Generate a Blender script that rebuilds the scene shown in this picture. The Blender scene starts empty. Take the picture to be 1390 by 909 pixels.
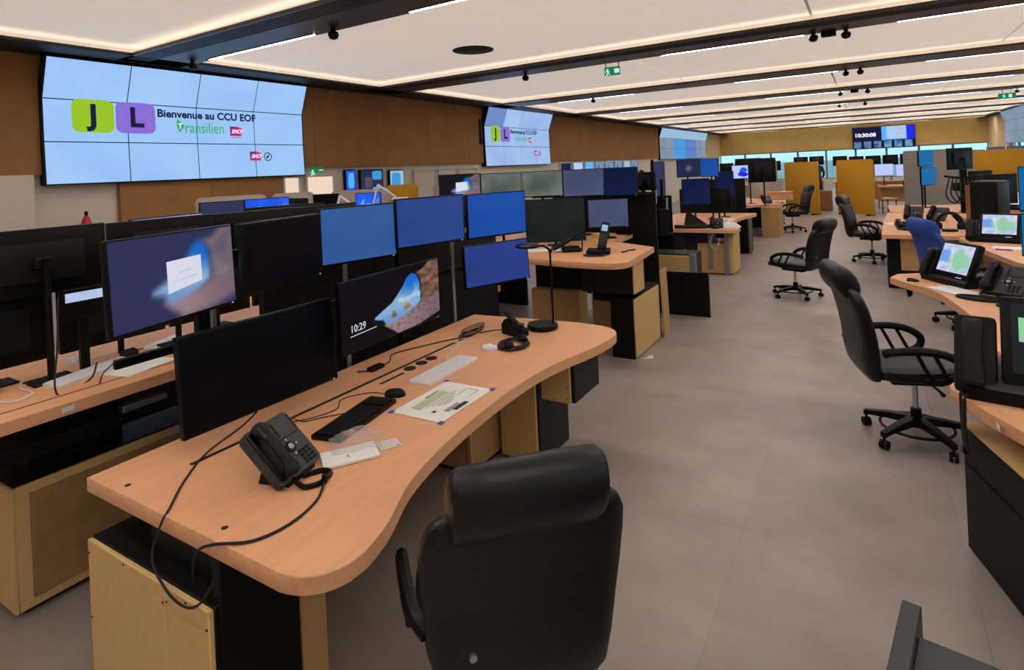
import bpy, bmesh, math, random
from mathutils import Vector, Matrix
random.seed(7)
PI = math.pi
S = bpy.context.scene
COL = S.collection

# ------------------------------------------------------------------ camera
FPX, IMW, IMH = 790.0, 1390.0, 909.0
cam_d = bpy.data.cameras.new('camera')
cam = bpy.data.objects.new('camera', cam_d); COL.objects.link(cam)
cam_d.sensor_fit = 'HORIZONTAL'; cam_d.sensor_width = 36.0
cam_d.lens = FPX / IMW * 36.0
cam_d.shift_y = -(IMH / 2 - 230.0) / IMW
cam_d.clip_start = 0.05; cam_d.clip_end = 300
cam.matrix_world = (Matrix.Translation((0, 0, 1.85)) @ Matrix.Rotation(math.radians(31.3), 4, 'Z')
                    @ Matrix.Rotation(PI / 2, 4, 'X') @ Matrix.Rotation(math.radians(-2.7), 4, 'Z'))
S.camera = cam

# ------------------------------------------------------------------ world, exposure
W = bpy.data.worlds.new('sky'); S.world = W; W.use_nodes = True
bg = W.node_tree.nodes['Background']
bg.inputs[0].default_value = (0.52, 0.84, 0.95, 1); bg.inputs[1].default_value = 1.35
S.view_settings.view_transform = 'Standard'; S.view_settings.look = 'None'
S.view_settings.gamma = 1.0; S.view_settings.use_curve_mapping = False
S.view_settings.exposure = 0.0
LAMP = 110.0      # linear luminaires in the beams
GLOW = .42       # glow put into the stretch-cloth ceiling panels
COVE = 6.0       # cove LED strips above the beam edges

# ------------------------------------------------------------------ materials
def lin(c):
    return tuple(((v / 255) / 12.92 if v / 255 <= .04045 else ((v / 255 + .055) / 1.055) ** 2.4) for v in c) + (1,)
MATS = {}
def new_mat(name):
    m = bpy.data.materials.new(name); m.use_nodes = True
    MATS[name] = m
    return m, m.node_tree.nodes, m.node_tree.links, m.node_tree.nodes['Principled BSDF']
def plain(name, rgb, rough=.5, metal=0, spec=.5, noise=0, nscale=20, bump=0, bscale=200, coat=0):
    m, N, L, P = new_mat(name)
    c = lin(rgb)
    P.inputs['Base Color'].default_value = c; P.inputs['Roughness'].default_value = rough
    P.inputs['Metallic'].default_value = metal; P.inputs['Specular IOR Level'].default_value = spec
    if coat: P.inputs['Coat Weight'].default_value = coat
    if noise or bump:
        tc = N.new('ShaderNodeTexCoord')
    if noise:
        n = N.new('ShaderNodeTexNoise'); n.inputs['Scale'].default_value = nscale; n.inputs['Detail'].default_value = 4
        L.new(tc.outputs['Object'], n.inputs['Vector'])
        r = N.new('ShaderNodeValToRGB')
        r.color_ramp.elements[0].position = .3; r.color_ramp.elements[1].position = .7
        r.color_ramp.elements[0].color = tuple(v * (1 - noise) for v in c[:3]) + (1,)
        r.color_ramp.elements[1].color = tuple(min(1, v * (1 + noise)) for v in c[:3]) + (1,)
        L.new(n.outputs['Fac'], r.inputs['Fac']); L.new(r.outputs['Color'], P.inputs['Base Color'])
    if bump:
        n2 = N.new('ShaderNodeTexNoise'); n2.inputs['Scale'].default_value = bscale
        L.new(tc.outputs['Object'], n2.inputs['Vector'])
        b = N.new('ShaderNodeBump'); b.inputs['Strength'].default_value = bump; b.inputs['Distance'].default_value = .002
        L.new(n2.outputs['Fac'], b.inputs['Height']); L.new(b.outputs['Normal'], P.inputs['Normal'])
    return m
def wood(name, rgb, stretch=(14, 1.2, 14), amp=.13, rough=.45):
    m, N, L, P = new_mat(name); c = lin(rgb)
    P.inputs['Roughness'].default_value = rough; P.inputs['Specular IOR Level'].default_value = .35
    tc = N.new('ShaderNodeTexCoord'); mp = N.new('ShaderNodeMapping'); mp.inputs['Scale'].default_value = stretch
    L.new(tc.outputs['Object'], mp.inputs['Vector'])
    n = N.new('ShaderNodeTexNoise'); n.inputs['Scale'].default_value = 3; n.inputs['Detail'].default_value = 8; n.inputs['Roughness'].default_value = .65
    L.new(mp.outputs['Vector'], n.inputs['Vector'])
    r = N.new('ShaderNodeValToRGB'); e = r.color_ramp.elements
    e[0].position = .3; e[1].position = .72
    e[0].color = tuple(v * (1 - amp) for v in c[:3]) + (1,); e[1].color = tuple(min(1, v * (1 + amp)) for v in c[:3]) + (1,)
    L.new(n.outputs['Fac'], r.inputs['Fac']); L.new(r.outputs['Color'], P.inputs['Base Color'])
    return m
def emis(name, rgb, strength=1.0, rough=.35, tint2=None, nscale=3.0):
    m, N, L, P = new_mat(name); c = lin(rgb)
    P.inputs['Base Color'].default_value = (.004, .004, .005, 1); P.inputs['Roughness'].default_value = rough; P.inputs['Specular IOR Level'].default_value = .07
    P.inputs['Emission Color'].default_value = c; P.inputs['Emission Strength'].default_value = strength
    if tint2:
        tc = N.new('ShaderNodeTexCoord'); n = N.new('ShaderNodeTexNoise'); n.inputs['Scale'].default_value = nscale; n.inputs['Detail'].default_value = 2
        L.new(tc.outputs['Object'], n.inputs['Vector'])
        r = N.new('ShaderNodeValToRGB'); r.color_ramp.elements[0].position = .32; r.color_ramp.elements[1].position = .68
        r.color_ramp.elements[0].color = c; r.color_ramp.elements[1].color = lin(tint2)
        L.new(n.outputs['Fac'], r.inputs['Fac']); L.new(r.outputs['Color'], P.inputs['Emission Color'])
    return m

wood('beech', (224, 167, 124), (10, 1.0, 10), .08); wood('beech_edge', (212, 152, 110), (3, 3, 30), .1)
wood('oak', (212, 178, 118), (12, 12, 3), .05, .6); wood('oak_dark', (190, 152, 100), (12, 12, 3), .07, .55)
wood('oak_brown', (142, 98, 62), (30, 30, 2), .15, .55)
plain('laminate_black', (10, 11, 12), .5, spec=.2, noise=.15, nscale=6)
plain('laminate_grey', (34, 35, 39), .5, spec=.2)
plain('plastic_black', (8, 8, 9), .42, spec=.2); plain('plastic_dark', (20, 21, 23), .45, spec=.22)
plain('plastic_mid', (58, 59, 64), .45, spec=.3); plain('plastic_matte', (9, 9, 10), .6, spec=.25)
plain('leather', (12, 12, 13), .4, spec=.4, bump=.35, bscale=260, noise=.2, nscale=9)
plain('fabric_black', (17, 17, 20), .85, bump=.3, bscale=900)
plain('fabric_blue', (38, 76, 158), .8, bump=.3, bscale=600)
plain('chrome', (190, 190, 192), .18, 1.0); plain('steel', (140, 142, 146), .35, .9); plain('steel_paint', (120, 122, 128), .45)
plain('white_plastic', (226, 226, 228), .4); plain('paper', (232, 232, 226), .8); plain('paper_edge', (205, 200, 190), .8)
plain('print_green', (182, 196, 160), .8); plain('print_grey', (150, 152, 148), .8); plain('print_dark', (40, 42, 40), .8)
plain('tape_blue', (40, 92, 178), .6); plain('red', (178, 30, 34), .5); plain('red_fabric', (165, 42, 40), .8)
plain('yellow_felt', (196, 142, 26), .9, noise=.06, nscale=60); plain('yellow_plastic', (200, 160, 40), .6)
plain('grey_felt', (150, 142, 136), .95, noise=.05, nscale=60); plain('beige_felt', (168, 156, 144), .95, noise=.05, nscale=60)
plain('plaster', (206, 199, 186), .9, noise=.03, nscale=3); plain('plaster_warm', (224, 196, 146), .9, noise=.03, nscale=3)
plain('brown_felt', (152, 108, 64), .95, noise=.10, nscale=2.5, bump=.2, bscale=500)
plain('tan_felt', (206, 172, 104), .95, noise=.08, nscale=2.5)
plain('beam', (46, 38, 35), .38); plain('beam_groove', (16, 14, 14), .6); plain('black', (6, 6, 6), .7)
plain('ceiling_white', (236, 228, 220), .9); plain('joint', (104, 96, 90), .8); plain('skin', (196, 146, 120), .6); plain('hair', (34, 26, 22), .7)
plain('shirt_dark', (40, 42, 52), .85); plain('trousers', (34, 36, 44), .85); plain('wallfar', (196, 178, 132), .9)
plain('building', (196, 214, 222), .8, noise=.1, nscale=1.0)
plain('rubber', (14, 14, 14), .65); plain('aluminium', (176, 178, 182), .3, .85)

def floor_mat():
    m, N, L, P = new_mat('vinyl')
    P.inputs['Roughness'].default_value = .34; P.inputs['Specular IOR Level'].default_value = .42
    tc = N.new('ShaderNodeTexCoord'); gi = N.new('ShaderNodeNewGeometry'); oi = N.new('ShaderNodeObjectInfo')
    n = N.new('ShaderNodeTexNoise'); n.inputs['Scale'].default_value = 1.6; n.inputs['Detail'].default_value = 6; n.inputs['Roughness'].default_value = .6
    mp = N.new('ShaderNodeMapping'); mp.inputs['Scale'].default_value = (1.2, 1.5, 1)
    L.new(gi.outputs['Position'], mp.inputs['Vector']); L.new(mp.outputs['Vector'], n.inputs['Vector'])
    r = N.new('ShaderNodeValToRGB'); e = r.color_ramp.elements
    e[0].position = .33; e[1].position = .68; e[0].color = lin((144, 133, 126)); e[1].color = lin((162, 151, 144))
    L.new(n.outputs['Fac'], r.inputs['Fac'])
    hs = N.new('ShaderNodeHueSaturation'); mr = N.new('ShaderNodeMapRange')
    mr.inputs['To Min'].default_value = .95; mr.inputs['To Max'].default_value = 1.05
    L.new(oi.outputs['Random'], mr.inputs['Value']); L.new(mr.outputs['Result'], hs.inputs['Value'])
    L.new(r.outputs['Color'], hs.inputs['Color']); L.new(hs.outputs['Color'], P.inputs['Base Color'])
    n3 = N.new('ShaderNodeTexNoise'); n3.inputs['Scale'].default_value = 5
    L.new(gi.outputs['Position'], n3.inputs['Vector'])
    mr2 = N.new('ShaderNodeMapRange'); mr2.inputs['To Min'].default_value = .28; mr2.inputs['To Max'].default_value = .44
    L.new(n3.outputs['Fac'], mr2.inputs['Value']); L.new(mr2.outputs['Result'], P.inputs['Roughness'])
floor_mat()
def perforated():
    m, N, L, P = new_mat('oak_perforated'); P.inputs['Roughness'].default_value = .6
    tc = N.new('ShaderNodeTexCoord'); mp = N.new('ShaderNodeMapping'); mp.inputs['Scale'].default_value = (190, 190, 190)
    L.new(tc.outputs['Object'], mp.inputs['Vector'])
    fr = N.new('ShaderNodeVectorMath'); fr.operation = 'FRACTION'; L.new(mp.outputs['Vector'], fr.inputs[0])
    sb = N.new('ShaderNodeVectorMath'); sb.operation = 'SUBTRACT'; sb.inputs[1].default_value = (.5, .5, .5); L.new(fr.outputs[0], sb.inputs[0])
    ml = N.new('ShaderNodeVectorMath'); ml.operation = 'MULTIPLY'; ml.inputs[1].default_value = (0, 1, 1); L.new(sb.outputs[0], ml.inputs[0])
    ln = N.new('ShaderNodeVectorMath'); ln.operation = 'LENGTH'; L.new(ml.outputs[0], ln.inputs[0])
    cmpn = N.new('ShaderNodeMath'); cmpn.operation = 'LESS_THAN'; cmpn.inputs[1].default_value = .28; L.new(ln.outputs['Value'], cmpn.inputs[0])
    n = N.new('ShaderNodeTexNoise'); n.inputs['Scale'].default_value = 7; n.inputs['Detail'].default_value = 3; L.new(tc.outputs['Object'], n.inputs['Vector'])
    r = N.new('ShaderNodeValToRGB'); r.color_ramp.elements[0].position = .35; r.color_ramp.elements[1].position = .75
    r.color_ramp.elements[0].color = lin((160, 124, 78)); r.color_ramp.elements[1].color = lin((186, 150, 102)); L.new(n.outputs['Fac'], r.inputs['Fac'])
    mx = N.new('ShaderNodeMix'); mx.data_type = 'RGBA'; L.new(cmpn.outputs[0], mx.inputs['Factor'])
    L.new(r.outputs['Color'], mx.inputs['A']); mx.inputs['B'].default_value = lin((112, 84, 52)); L.new(mx.outputs['Result'], P.inputs['Base Color'])
perforated()
def glass_pane():
    m, N, L, P = new_mat('glass')
    out = N['Material Output']; t = N.new('ShaderNodeBsdfTransparent'); t.inputs[0].default_value = (.9, .96, .98, 1)
    g = N.new('ShaderNodeBsdfGlossy'); g.inputs['Roughness'].default_value = .05
    mx = N.new('ShaderNodeMixShader'); mx.inputs[0].default_value = .07
    L.new(t.outputs[0], mx.inputs[1]); L.new(g.outputs[0], mx.inputs[2]); L.new(mx.outputs[0], out.inputs['Surface'])
glass_pane()
def clear_film():
    m, N, L, P = new_mat('film')
    out = N['Material Output']; t = N.new('ShaderNodeBsdfTransparent'); t.inputs[0].default_value = (.95, .95, .95, 1)
    mx = N.new('ShaderNodeMixShader'); mx.inputs[0].default_value = .28
    P.inputs['Base Color'].default_value = (.75, .72, .72, 1); P.inputs['Roughness'].default_value = .25
    L.new(t.outputs[0], mx.inputs[1]); L.new(P.outputs[0], mx.inputs[2]); L.new(mx.outputs[0], out.inputs['Surface'])
clear_film()
# screens and lamps
def glowing_cloth():          # ceiling cloth with added emission for even brightness and soft room light
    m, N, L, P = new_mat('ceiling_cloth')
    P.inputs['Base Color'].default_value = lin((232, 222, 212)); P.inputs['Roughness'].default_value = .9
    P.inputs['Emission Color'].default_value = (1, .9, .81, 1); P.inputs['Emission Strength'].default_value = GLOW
glowing_cloth()
emis('led', (255, 232, 205), COVE); emis('lamp', (255, 246, 240), LAMP)
emis('scr_off', (2, 2, 3), 1, .3); emis('scr_wall', (150, 193, 243), 1.0, .5, (162, 203, 250), 1.2)
emis('scr_wall_b', (150, 180, 230), 1.0, .5, (165, 195, 240), 1.2); emis('scr_wall_dim', (108, 140, 195), 1.0, .5)
emis('scr_blue_a', (42, 84, 148), 1, .35, (56, 92, 150), 2.5); emis('scr_blue_b', (32, 64, 132), 1, .35, (48, 70, 138), 2.5)
emis('scr_blue_c', (20, 70, 158), 1, .35, (30, 78, 164), 2.5); emis('scr_blue_d', (36, 56, 128), 1, .35, (46, 62, 136), 2.5)
emis('scr_slate', (48, 54, 84), 1, .35); emis('scr_slate_lit', (62, 70, 100), 1, .35, (76, 84, 114), 2)
emis('scr_green', (70, 80, 76), 1, .35, (116, 128, 118), 2.2); emis('scr_deep_green', (16, 22, 22), 1, .3, (30, 38, 36), 2)
emis('scr_navy', (11, 19, 54), 1, .35, (16, 30, 72), 2); emis('scr_navy_lit', (38, 42, 78), 1, .35, (52, 50, 82), 2.2)
emis('scr_cyan', (6, 96, 156), 1, .35, (10, 104, 164), 3); emis('scr_vivid', (24, 60, 220), 1.0, .35, (40, 110, 245), 6)
emis('scr_bright', (190, 200, 250), 1, .35); emis('scr_lav', (150, 150, 215), 1, .35); emis('scr_white', (216, 216, 232), 1, .4)
emis('pic_sky', (70, 132, 205), 1, .4, (110, 165, 220), 6); emis('pic_deepblue', (22, 92, 190), 1, .4); emis('pic_sand', (142, 116, 122), 1, .4)
emis('pic_rock', (112, 78, 66), 1, .4, (58, 38, 36), 16); emis('pic_rock_soft', (96, 82, 96), 1, .4, (70, 62, 84), 5)
emis('pic_isle', (150, 128, 96), 1, .4); emis('pic_dark', (9, 8, 14), 1, .4); emis('pic_text', (205, 205, 215), 1, .4); emis('pic_sea', (86, 124, 190), 1, .4)
emis('logo_green', (150, 196, 38), 1, .5); emis('logo_violet', (140, 108, 214), 1, .5); emis('ink_navy', (18, 26, 66), 1, .5)
emis('ink_leaf', (58, 176, 110), 1, .5); emis('ink_red', (196, 40, 110), 1, .5); emis('ink_violet', (122, 50, 128), 1, .5); emis('ink_white', (240, 240, 250), 1, .5)
emis('map_light', (196, 206, 232), 1, .35, (168, 188, 226), 9); emis('map_green', (142, 204, 160), 1, .35); emis('map_blue', (110, 158, 228), 1, .35)
emis('exit_green', (20, 120, 80), 1, .4); emis('exit_white', (200, 235, 215), 1, .4); emis('lit_pane', (238, 214, 194), 1, .5); emis('led_red', (255, 60, 50), 1)
emis('scr_clock', (20, 22, 58), 1, .4); emis('cctv', (120, 165, 205), 1, .4, (50, 80, 120), 3); emis('cctv_bg', (14, 22, 52), 1, .4); emis('scr_sky', (90, 176, 250), 1); emis('scr_ice', (172, 205, 250), 1)
emis('scr_royal', (30, 40, 240), 1); emis('scr_greywall', (118, 134, 154), 1, .5, (134, 152, 174), .6); emis('scr_turq', (60, 150, 215), 1); emis('scr_midblue', (84, 124, 196), 1); emis('scr_topband', (150, 186, 214), 1, .5)

def screen_picture():
    m, N, L, P = new_mat('screen_picture')
    P.inputs['Base Color'].default_value = (.004, .004, .005, 1); P.inputs['Roughness'].default_value = .35; P.inputs['Specular IOR Level'].default_value = .07
    a = N.new('ShaderNodeAttribute'); a.attribute_name = 'Col'; L.new(a.outputs['Color'], P.inputs['Emission Color']); P.inputs['Emission Strength'].default_value = 1.0
screen_picture()
# ------------------------------------------------------------------ mesh helpers
def bm_new(): return bmesh.new()
def box(bm, x0, x1, y0, y1, z0, z1, bev=0, seg=1):
    x0, x1 = min(x0, x1), max(x0, x1); y0, y1 = min(y0, y1), max(y0, y1); z0, z1 = min(z0, z1), max(z0, z1)
    r = bmesh.ops.create_cube(bm, size=1, matrix=Matrix.Translation(((x0 + x1) / 2, (y0 + y1) / 2, (z0 + z1) / 2)) @ Matrix.Diagonal((x1 - x0, y1 - y0, z1 - z0, 1)))
    if bev:
        es = set()
        for v in r['verts']: es.update(v.link_edges)
        bmesh.ops.bevel(bm, geom=list(es), offset=bev, segments=seg, affect='EDGES', profile=.5)
    return bm
def prism(bm, pts, z0, z1, bev=0, seg=2):
    vb = [bm.verts.new((p[0], p[1], z0)) for p in pts]; vt = [bm.verts.new((p[0], p[1], z1)) for p in pts]
    n = len(pts); ft = bm.faces.new(vt); fb = bm.faces.new(vb[::-1])
    for i in range(n): bm.faces.new((vb[i], vb[(i + 1) % n], vt[(i + 1) % n], vt[i]))
    if bev: bmesh.ops.bevel(bm, geom=list(ft.edges) + list(fb.edges), offset=bev, segments=seg, affect='EDGES', profile=.5)
    return bm
def ring_loft(bm, rings, cap=True):
    vs = [[bm.verts.new(p) for p in r] for r in rings]; n = len(rings[0])
    for a, b in zip(vs, vs[1:]):
        for i in range(n): bm.faces.new((a[i], a[(i + 1) % n], b[(i + 1) % n], b[i]))
    if cap: bm.faces.new(vs[0][::-1]); bm.faces.new(vs[-1])
    return bm
def sup(cx, cy, z, w, d, n=20, e=3.2, axis='z'):
    out = []
    for i in range(n):
        t = 2 * PI * i / n; c, s = math.cos(t), math.sin(t)
        a = abs(c) ** (2 / e) * (1 if c >= 0 else -1) * w / 2; b = abs(s) ** (2 / e) * (1 if s >= 0 else -1) * d / 2
        if axis == 'z': out.append((cx + a, cy + b, z))
        elif axis == 'y': out.append((cx + a, z, cy - b))
        else: out.append((z, cx + a, cy + b))
    return out
def tube(bm, pts, r, seg=8, closed=False, flat=1.0):
    P = [Vector(p) for p in pts]; n = len(P)
    rad = r if isinstance(r, (list, tuple)) else [r] * n
    rings = []; prev = None
    for i in range(n):
        if closed: t = (P[(i + 1) % n] - P[i - 1])
        else: t = P[min(i + 1, n - 1)] - P[max(i - 1, 0)]
        t.normalize()
        if prev is None:
            u = t.cross(Vector((0, 0, 1)))
            if u.length < 1e-3: u = t.cross(Vector((1, 0, 0)))
        else: u = prev - t * prev.dot(t)
        u.normalize(); prev = u; v = t.cross(u)
        rings.append([P[i] + (u * math.cos(2 * PI * k / seg) + v * math.sin(2 * PI * k / seg) * flat) * rad[i] for k in range(seg)])
    if closed:
        vs = [[bm.verts.new(p) for p in q] for q in rings]
        for a in range(n):
            A, Bq = vs[a], vs[(a + 1) % n]
            for i in range(seg): bm.faces.new((A[i], A[(i + 1) % seg], Bq[(i + 1) % seg], Bq[i]))
    else: ring_loft(bm, rings)
    return bm
def smooth_path(pts, n=6, closed=False):
    P = [Vector(p) for p in pts]; m = len(P); out = []
    rng = range(m) if closed else range(m - 1)
    for i in rng:
        p0 = P[(i - 1) % m] if closed or i > 0 else P[i]; p1 = P[i]; p2 = P[(i + 1) % m]
        p3 = P[(i + 2) % m] if closed or i + 2 < m else p2
        for k in range(n):
            t = k / n
            out.append(.5 * ((2 * p1) + (-p0 + p2) * t + (2 * p0 - 5 * p1 + 4 * p2 - p3) * t * t + (-p0 + 3 * p1 - 3 * p2 + p3) * t ** 3))
    if not closed: out.append(P[-1])
    return out
def lathe(bm, prof, c=(0, 0, 0), n=24):
    rings = [[(c[0] + r * math.cos(2 * PI * i / n), c[1] + r * math.sin(2 * PI * i / n), c[2] + z) for i in range(n)] for r, z in prof]
    return ring_loft(bm, rings)
def cyl(bm, c, r, h, n=16, axis='z'):
    c = Vector(c); rings = []
    for k in (0, 1):
        q = []
        for i in range(n):
            a, b = r * math.cos(2 * PI * i / n), r * math.sin(2 * PI * i / n)
            q.append(c + Vector({'z': (a, b, h * k), 'x': (h * k, a, b), 'y': (b, h * k, a)}[axis]))
        rings.append(q)
    return ring_loft(bm, rings)
def link(name, me, parent=None):
    o = bpy.data.objects.new(name, me); COL.objects.link(o)
    if parent is not None: o.parent = parent
    return o
def obj(name, bm, mat, parent=None, ang=38, world=False):
    """one mesh object; world=True: the bmesh is in scene coordinates and the parent is unrotated"""
    if world and parent is not None:
        off = Vector(parent.location)
        if parent.parent: off += Vector(parent.parent.location)
        bmesh.ops.translate(bm, vec=-off, verts=bm.verts)
    bmesh.ops.recalc_face_normals(bm, faces=bm.faces)
    a = math.radians(ang)
    for f in bm.faces: f.smooth = True
    for e in bm.edges:
        if len(e.link_faces) == 2 and e.calc_face_angle(0) > a: e.smooth = False
    me = bpy.data.meshes.new(name); bm.to_mesh(me); bm.free()
    for m in (mat if isinstance(mat, (list, tuple)) else [mat]): me.materials.append(MATS[m])
    return link(name, me, parent)
def tag(o, label=None, cat=None, group=None, kind=None):
    if label: o['label'] = label
    if cat: o['category'] = cat
    if group: o['group'] = group
    if kind: o['kind'] = kind
    return o
def thing(name, label, cat, loc=(0, 0, 0), rz=0, group=None):
    o = bpy.data.objects.new(name, None); COL.objects.link(o); o.empty_display_size = .1
    o.location = loc; o.rotation_euler = (0, 0, rz)
    return tag(o, label, cat, group)
def struct(name, bm, mat): return tag(obj(name, bm, mat), kind='structure')
def dup(root, loc, rz, label, group=None):
    def cp(o, par):
        c = o.copy(); COL.objects.link(c)
        if par is not None: c.parent = par
        for ch in o.children: cp(ch, c)
        return c
    r = cp(root, None); r.location = loc; r.rotation_euler = (0, 0, rz); r['label'] = label
    if group: r['group'] = group
    return r
def text_bm(s, size, bold=0.0, shear=0.0, sx=1.0):
    cu = bpy.data.curves.new('lettering', 'FONT'); cu.body = s; cu.size = size; cu.offset = bold; cu.shear = shear
    cu.align_x = 'LEFT'; cu.resolution_u = 3
    o = bpy.data.objects.new('lettering', cu); COL.objects.link(o)
    dg = bpy.context.evaluated_depsgraph_get(); me = bpy.data.meshes.new_from_object(o.evaluated_get(dg))
    bm = bmesh.new(); bm.from_mesh(me); bpy.data.objects.remove(o); bpy.data.curves.remove(cu); bpy.data.meshes.remove(me)
    if sx != 1: bmesh.ops.scale(bm, vec=(sx, 1, 1), verts=bm.verts)
    return bm
def bm_map(bm, fn):
    for v in bm.verts: v.co = Vector(fn(v.co.x, v.co.y))
    return bm
def flat_poly(bm, pts, mi=0):
    f = bm.faces.new([bm.verts.new(p) for p in pts]); f.material_index = mi
    return f
def rrect(x0, y0, x1, y1, r, n=5):
    out = []
    for cx, cy, a0 in ((x1 - r, y1 - r, 0), (x0 + r, y1 - r, 90), (x0 + r, y0 + r, 180), (x1 - r, y0 + r, 270)):
        for k in range(n + 1):
            a = math.radians(a0 + 90 * k / n); out.append((cx + r * math.cos(a), cy + r * math.sin(a)))
    return out

# ------------------------------------------------------------------ room shell
XL, XR, YB, YF = -7.6, 5.25, -5.0, 37.0
ZB, ZP = 3.32, 3.425           # underside of beams, underside of ceiling panels
fl = struct('floor', box(bm_new(), XL - 1, XR + .4, YB - .3, YF + .3, -.2, -.004), 'joint')
TS = .92
tile_me = None
def floor_tiles():
    global tile_me
    bm = box(bm_new(), 0, TS - .0006, 0, TS - .0006, -.004, 0)
    t = obj('floor_tile', bm, 'vinyl', fl); t.location = (0, 0, 0)
    tile_me = t.data; first = True
    big = bm_new()
    for i in range(-10, 8):
        for j in range(-6, 42):
            x, y = -.60 + i * TS, .28 + j * TS
            near = (-3.2 < x < 1.2 and .2 < y < 12) or (-2.6 < x < 1.0 and y < 21 and y > .2)
            if near:
                if first: t.location = (x, y, 0); first = False
                else:
                    o = link('floor_tile', tile_me, fl); o.location = (x, y, 0)
            else: box(big, x, x + TS - .0006, y, y + TS - .0006, -.004, 0)
    tag(obj('floor_tile_field', big, 'vinyl', fl), kind='stuff')
floor_tiles()
# ceiling: slab, panels, beams
ce = struct('ceiling', box(bm_new(), XL - 1, XR + .4, YB - .3, YF + .3, 3.66, 3.74), 'black')
BY0, BP, BW = 3.38, 3.88, .72
ks = range(-2, 9)
for k in range(-3, 9):
    ya = BY0 + k * BP + BW - .24; yb = BY0 + (k + 1) * BP + .24
    ya = max(ya, YB); yb = min(yb, YF)
    xs = [XL + .4, -2.95, 1.82, XR - .3] if k % 2 else [XL + .5, -.5, XR - .3]
    if k == -1 or k == 0: xs = [XL + .4, -.46, XR - .3]
    for a, b in zip(xs, xs[1:]):
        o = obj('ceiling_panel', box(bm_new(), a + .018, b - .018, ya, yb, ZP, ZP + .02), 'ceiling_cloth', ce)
for k in ks:
    y = BY0 + k * BP
    b = tag(thing('trim_%d' % (k + 3), None, None, (0, y, ZB)), kind='structure')
    obj('beam_casing', box(bm_new(), XL + .3, XR - .2, 0, BW, 0, .012), 'beam', b)
    obj('beam_spine', box(bm_new(), XL + .3, XR - .2, .13, BW - .13, .012, .34), 'ceiling_white', b)
    for yy, ye in ((.05, .004), (BW - .05, BW - .004)):
        obj('cove_led', box(bm_new(), XL + .62, XR - .42, yy - .012, yy + .012, .012, .017), 'led', b)
        obj('cove_lip', box(bm_new(), XL + .6, XR - .4, ye - .004, ye + .004, .012, .032), 'beam', b)
    if 0 <= k <= 1:
        for q in range(5): obj('air_slot', box(bm_new(), XL + .45, XR - .4, .05 + q * .05, .075 + q * .05, -.003, .002), 'beam_groove', b)
# soffit strips with cove LEDs along the side walls
for side, x0, x1, xl in (('left', XL - .05, XL + .65, XL + .60), ('right', XR - .45, XR + .05, XR - .40)):
    s_ = tag(thing('trim_soffit_' + side, None, None, (0, 0, ZB)), kind='structure')
    obj('soffit_board', box(bm_new(), x0, x1, YB, YF, 0, .012), 'beam_groove', s_)
    obj('cove_back', box(bm_new(), x0, x1 - .14, YB, YF, .012, .1) if side == 'left' else box(bm_new(), x0 + .14, x1, YB, YF, .012, .1), 'ceiling_white', s_)
    obj('cove_led', box(bm_new(), xl - .012, xl + .012, YB + .2, YF - .2, .012, .017), 'led', s_)
    xe = x1 - .004 if side == 'left' else x0 + .004
    obj('cove_lip', box(bm_new(), xe - .004, xe + .004, YB + .2, YF - .2, .012, .032), 'beam', s_)
# linear luminaires set into the beams
def linear_light(k, x0, x1, label):
    y = BY0 + k * BP
    t = thing('linear_light', label, 'ceiling light', (x0, y + BW - .045, ZB), 0, 'linear lights in the ceiling beams')
    L = x1 - x0
    bm = box(bm_new(), 0, L, -.026, -.0165, -.008, .008); box(bm, 0, L, .0165, .026, -.008, .008)
    obj('housing', bm, 'steel_paint', t)
    obj('diffuser', box(bm_new(), .015, L - .015, -.016, .016, -.003, .0), 'lamp', t)
names = ['nearest', 'second', 'third', 'fourth', 'fifth', 'sixth', 'seventh', 'eighth', 'ninth']
for k in ks:
    segs = [(-6.6, -4.74), (-3.49, -1.6), (-.3, 1.6), (2.9, 4.7)] if k == 0 else [(-2.35, -.57), (.36, 2.3), (3.1, 4.9)]
    if k < 0: segs = [(-6.6, -4.7), (-3.5, -1.6), (-.3, 1.6), (2.9, 4.7)]
    if k >= 2: segs = [(-5.9, -4.1), (-2.1, -.35), (.9, 2.7), (3.3, 4.9)]
    for a, b in segs:
        nm = names[k] + ' ceiling beam from the camera' if k >= 0 else '%s ceiling beam behind the camera' % ('first' if k == -1 else 'second')
        mid = (a + b) / 2; pos = 'near the left wall' if mid < -4.5 else 'left of the aisle' if mid < -2 else 'above the aisle' if mid < 1 else 'right of the aisle' if mid < 2.3 else 'near the right wall'
        if k == 0 and abs(mid + 2.5) < .2: pos = 'beyond the round black sensor'
        linear_light(k, a, b, 'white linear light %s in the %s' % (pos, nm))
def ceiling_spot(x, y, z, label, r=.055):
    t = thing('ceiling_speaker', label, 'speaker', (x, y, z), 0, 'small round black speakers on the ceiling beams')
    obj('neck', cyl(bm_new(), (0, 0, -.03), r * .45, .03), 'plastic_black', t)
    obj('ball', lathe(bm_new(), [(.01, -.11), (r * .7, -.1), (r, -.065), (r * .85, -.035), (r * .3, -.025)], n=16), 'plastic_black', t)
ceiling_spot(-4.43, 4.02, ZB, 'small round black sensor between two light strips on the nearest beam')
ceiling_spot(-6.8, 3.98, ZB, 'small black sensor at the wall end of the nearest beam')
ceiling_spot(-4.45, 7.85, ZB, 'lone black ball sensor on the second beam near the left')
ceiling_spot(-.48, 7.9, ZB, 'black ball sensor left of the box on the second beam')
ceiling_spot(-.14, 7.98, ZB, 'black ball sensor right of the box on the second beam')
ceiling_spot(-.24, 11.8, ZB, 'left of two black ball sensors on the third beam')
ceiling_spot(-.02, 11.8, ZB, 'right of two black ball sensors on the third beam')
ceiling_spot(-5.0, 11.75, ZB, 'black ball sensor at the left of the third beam')
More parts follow.
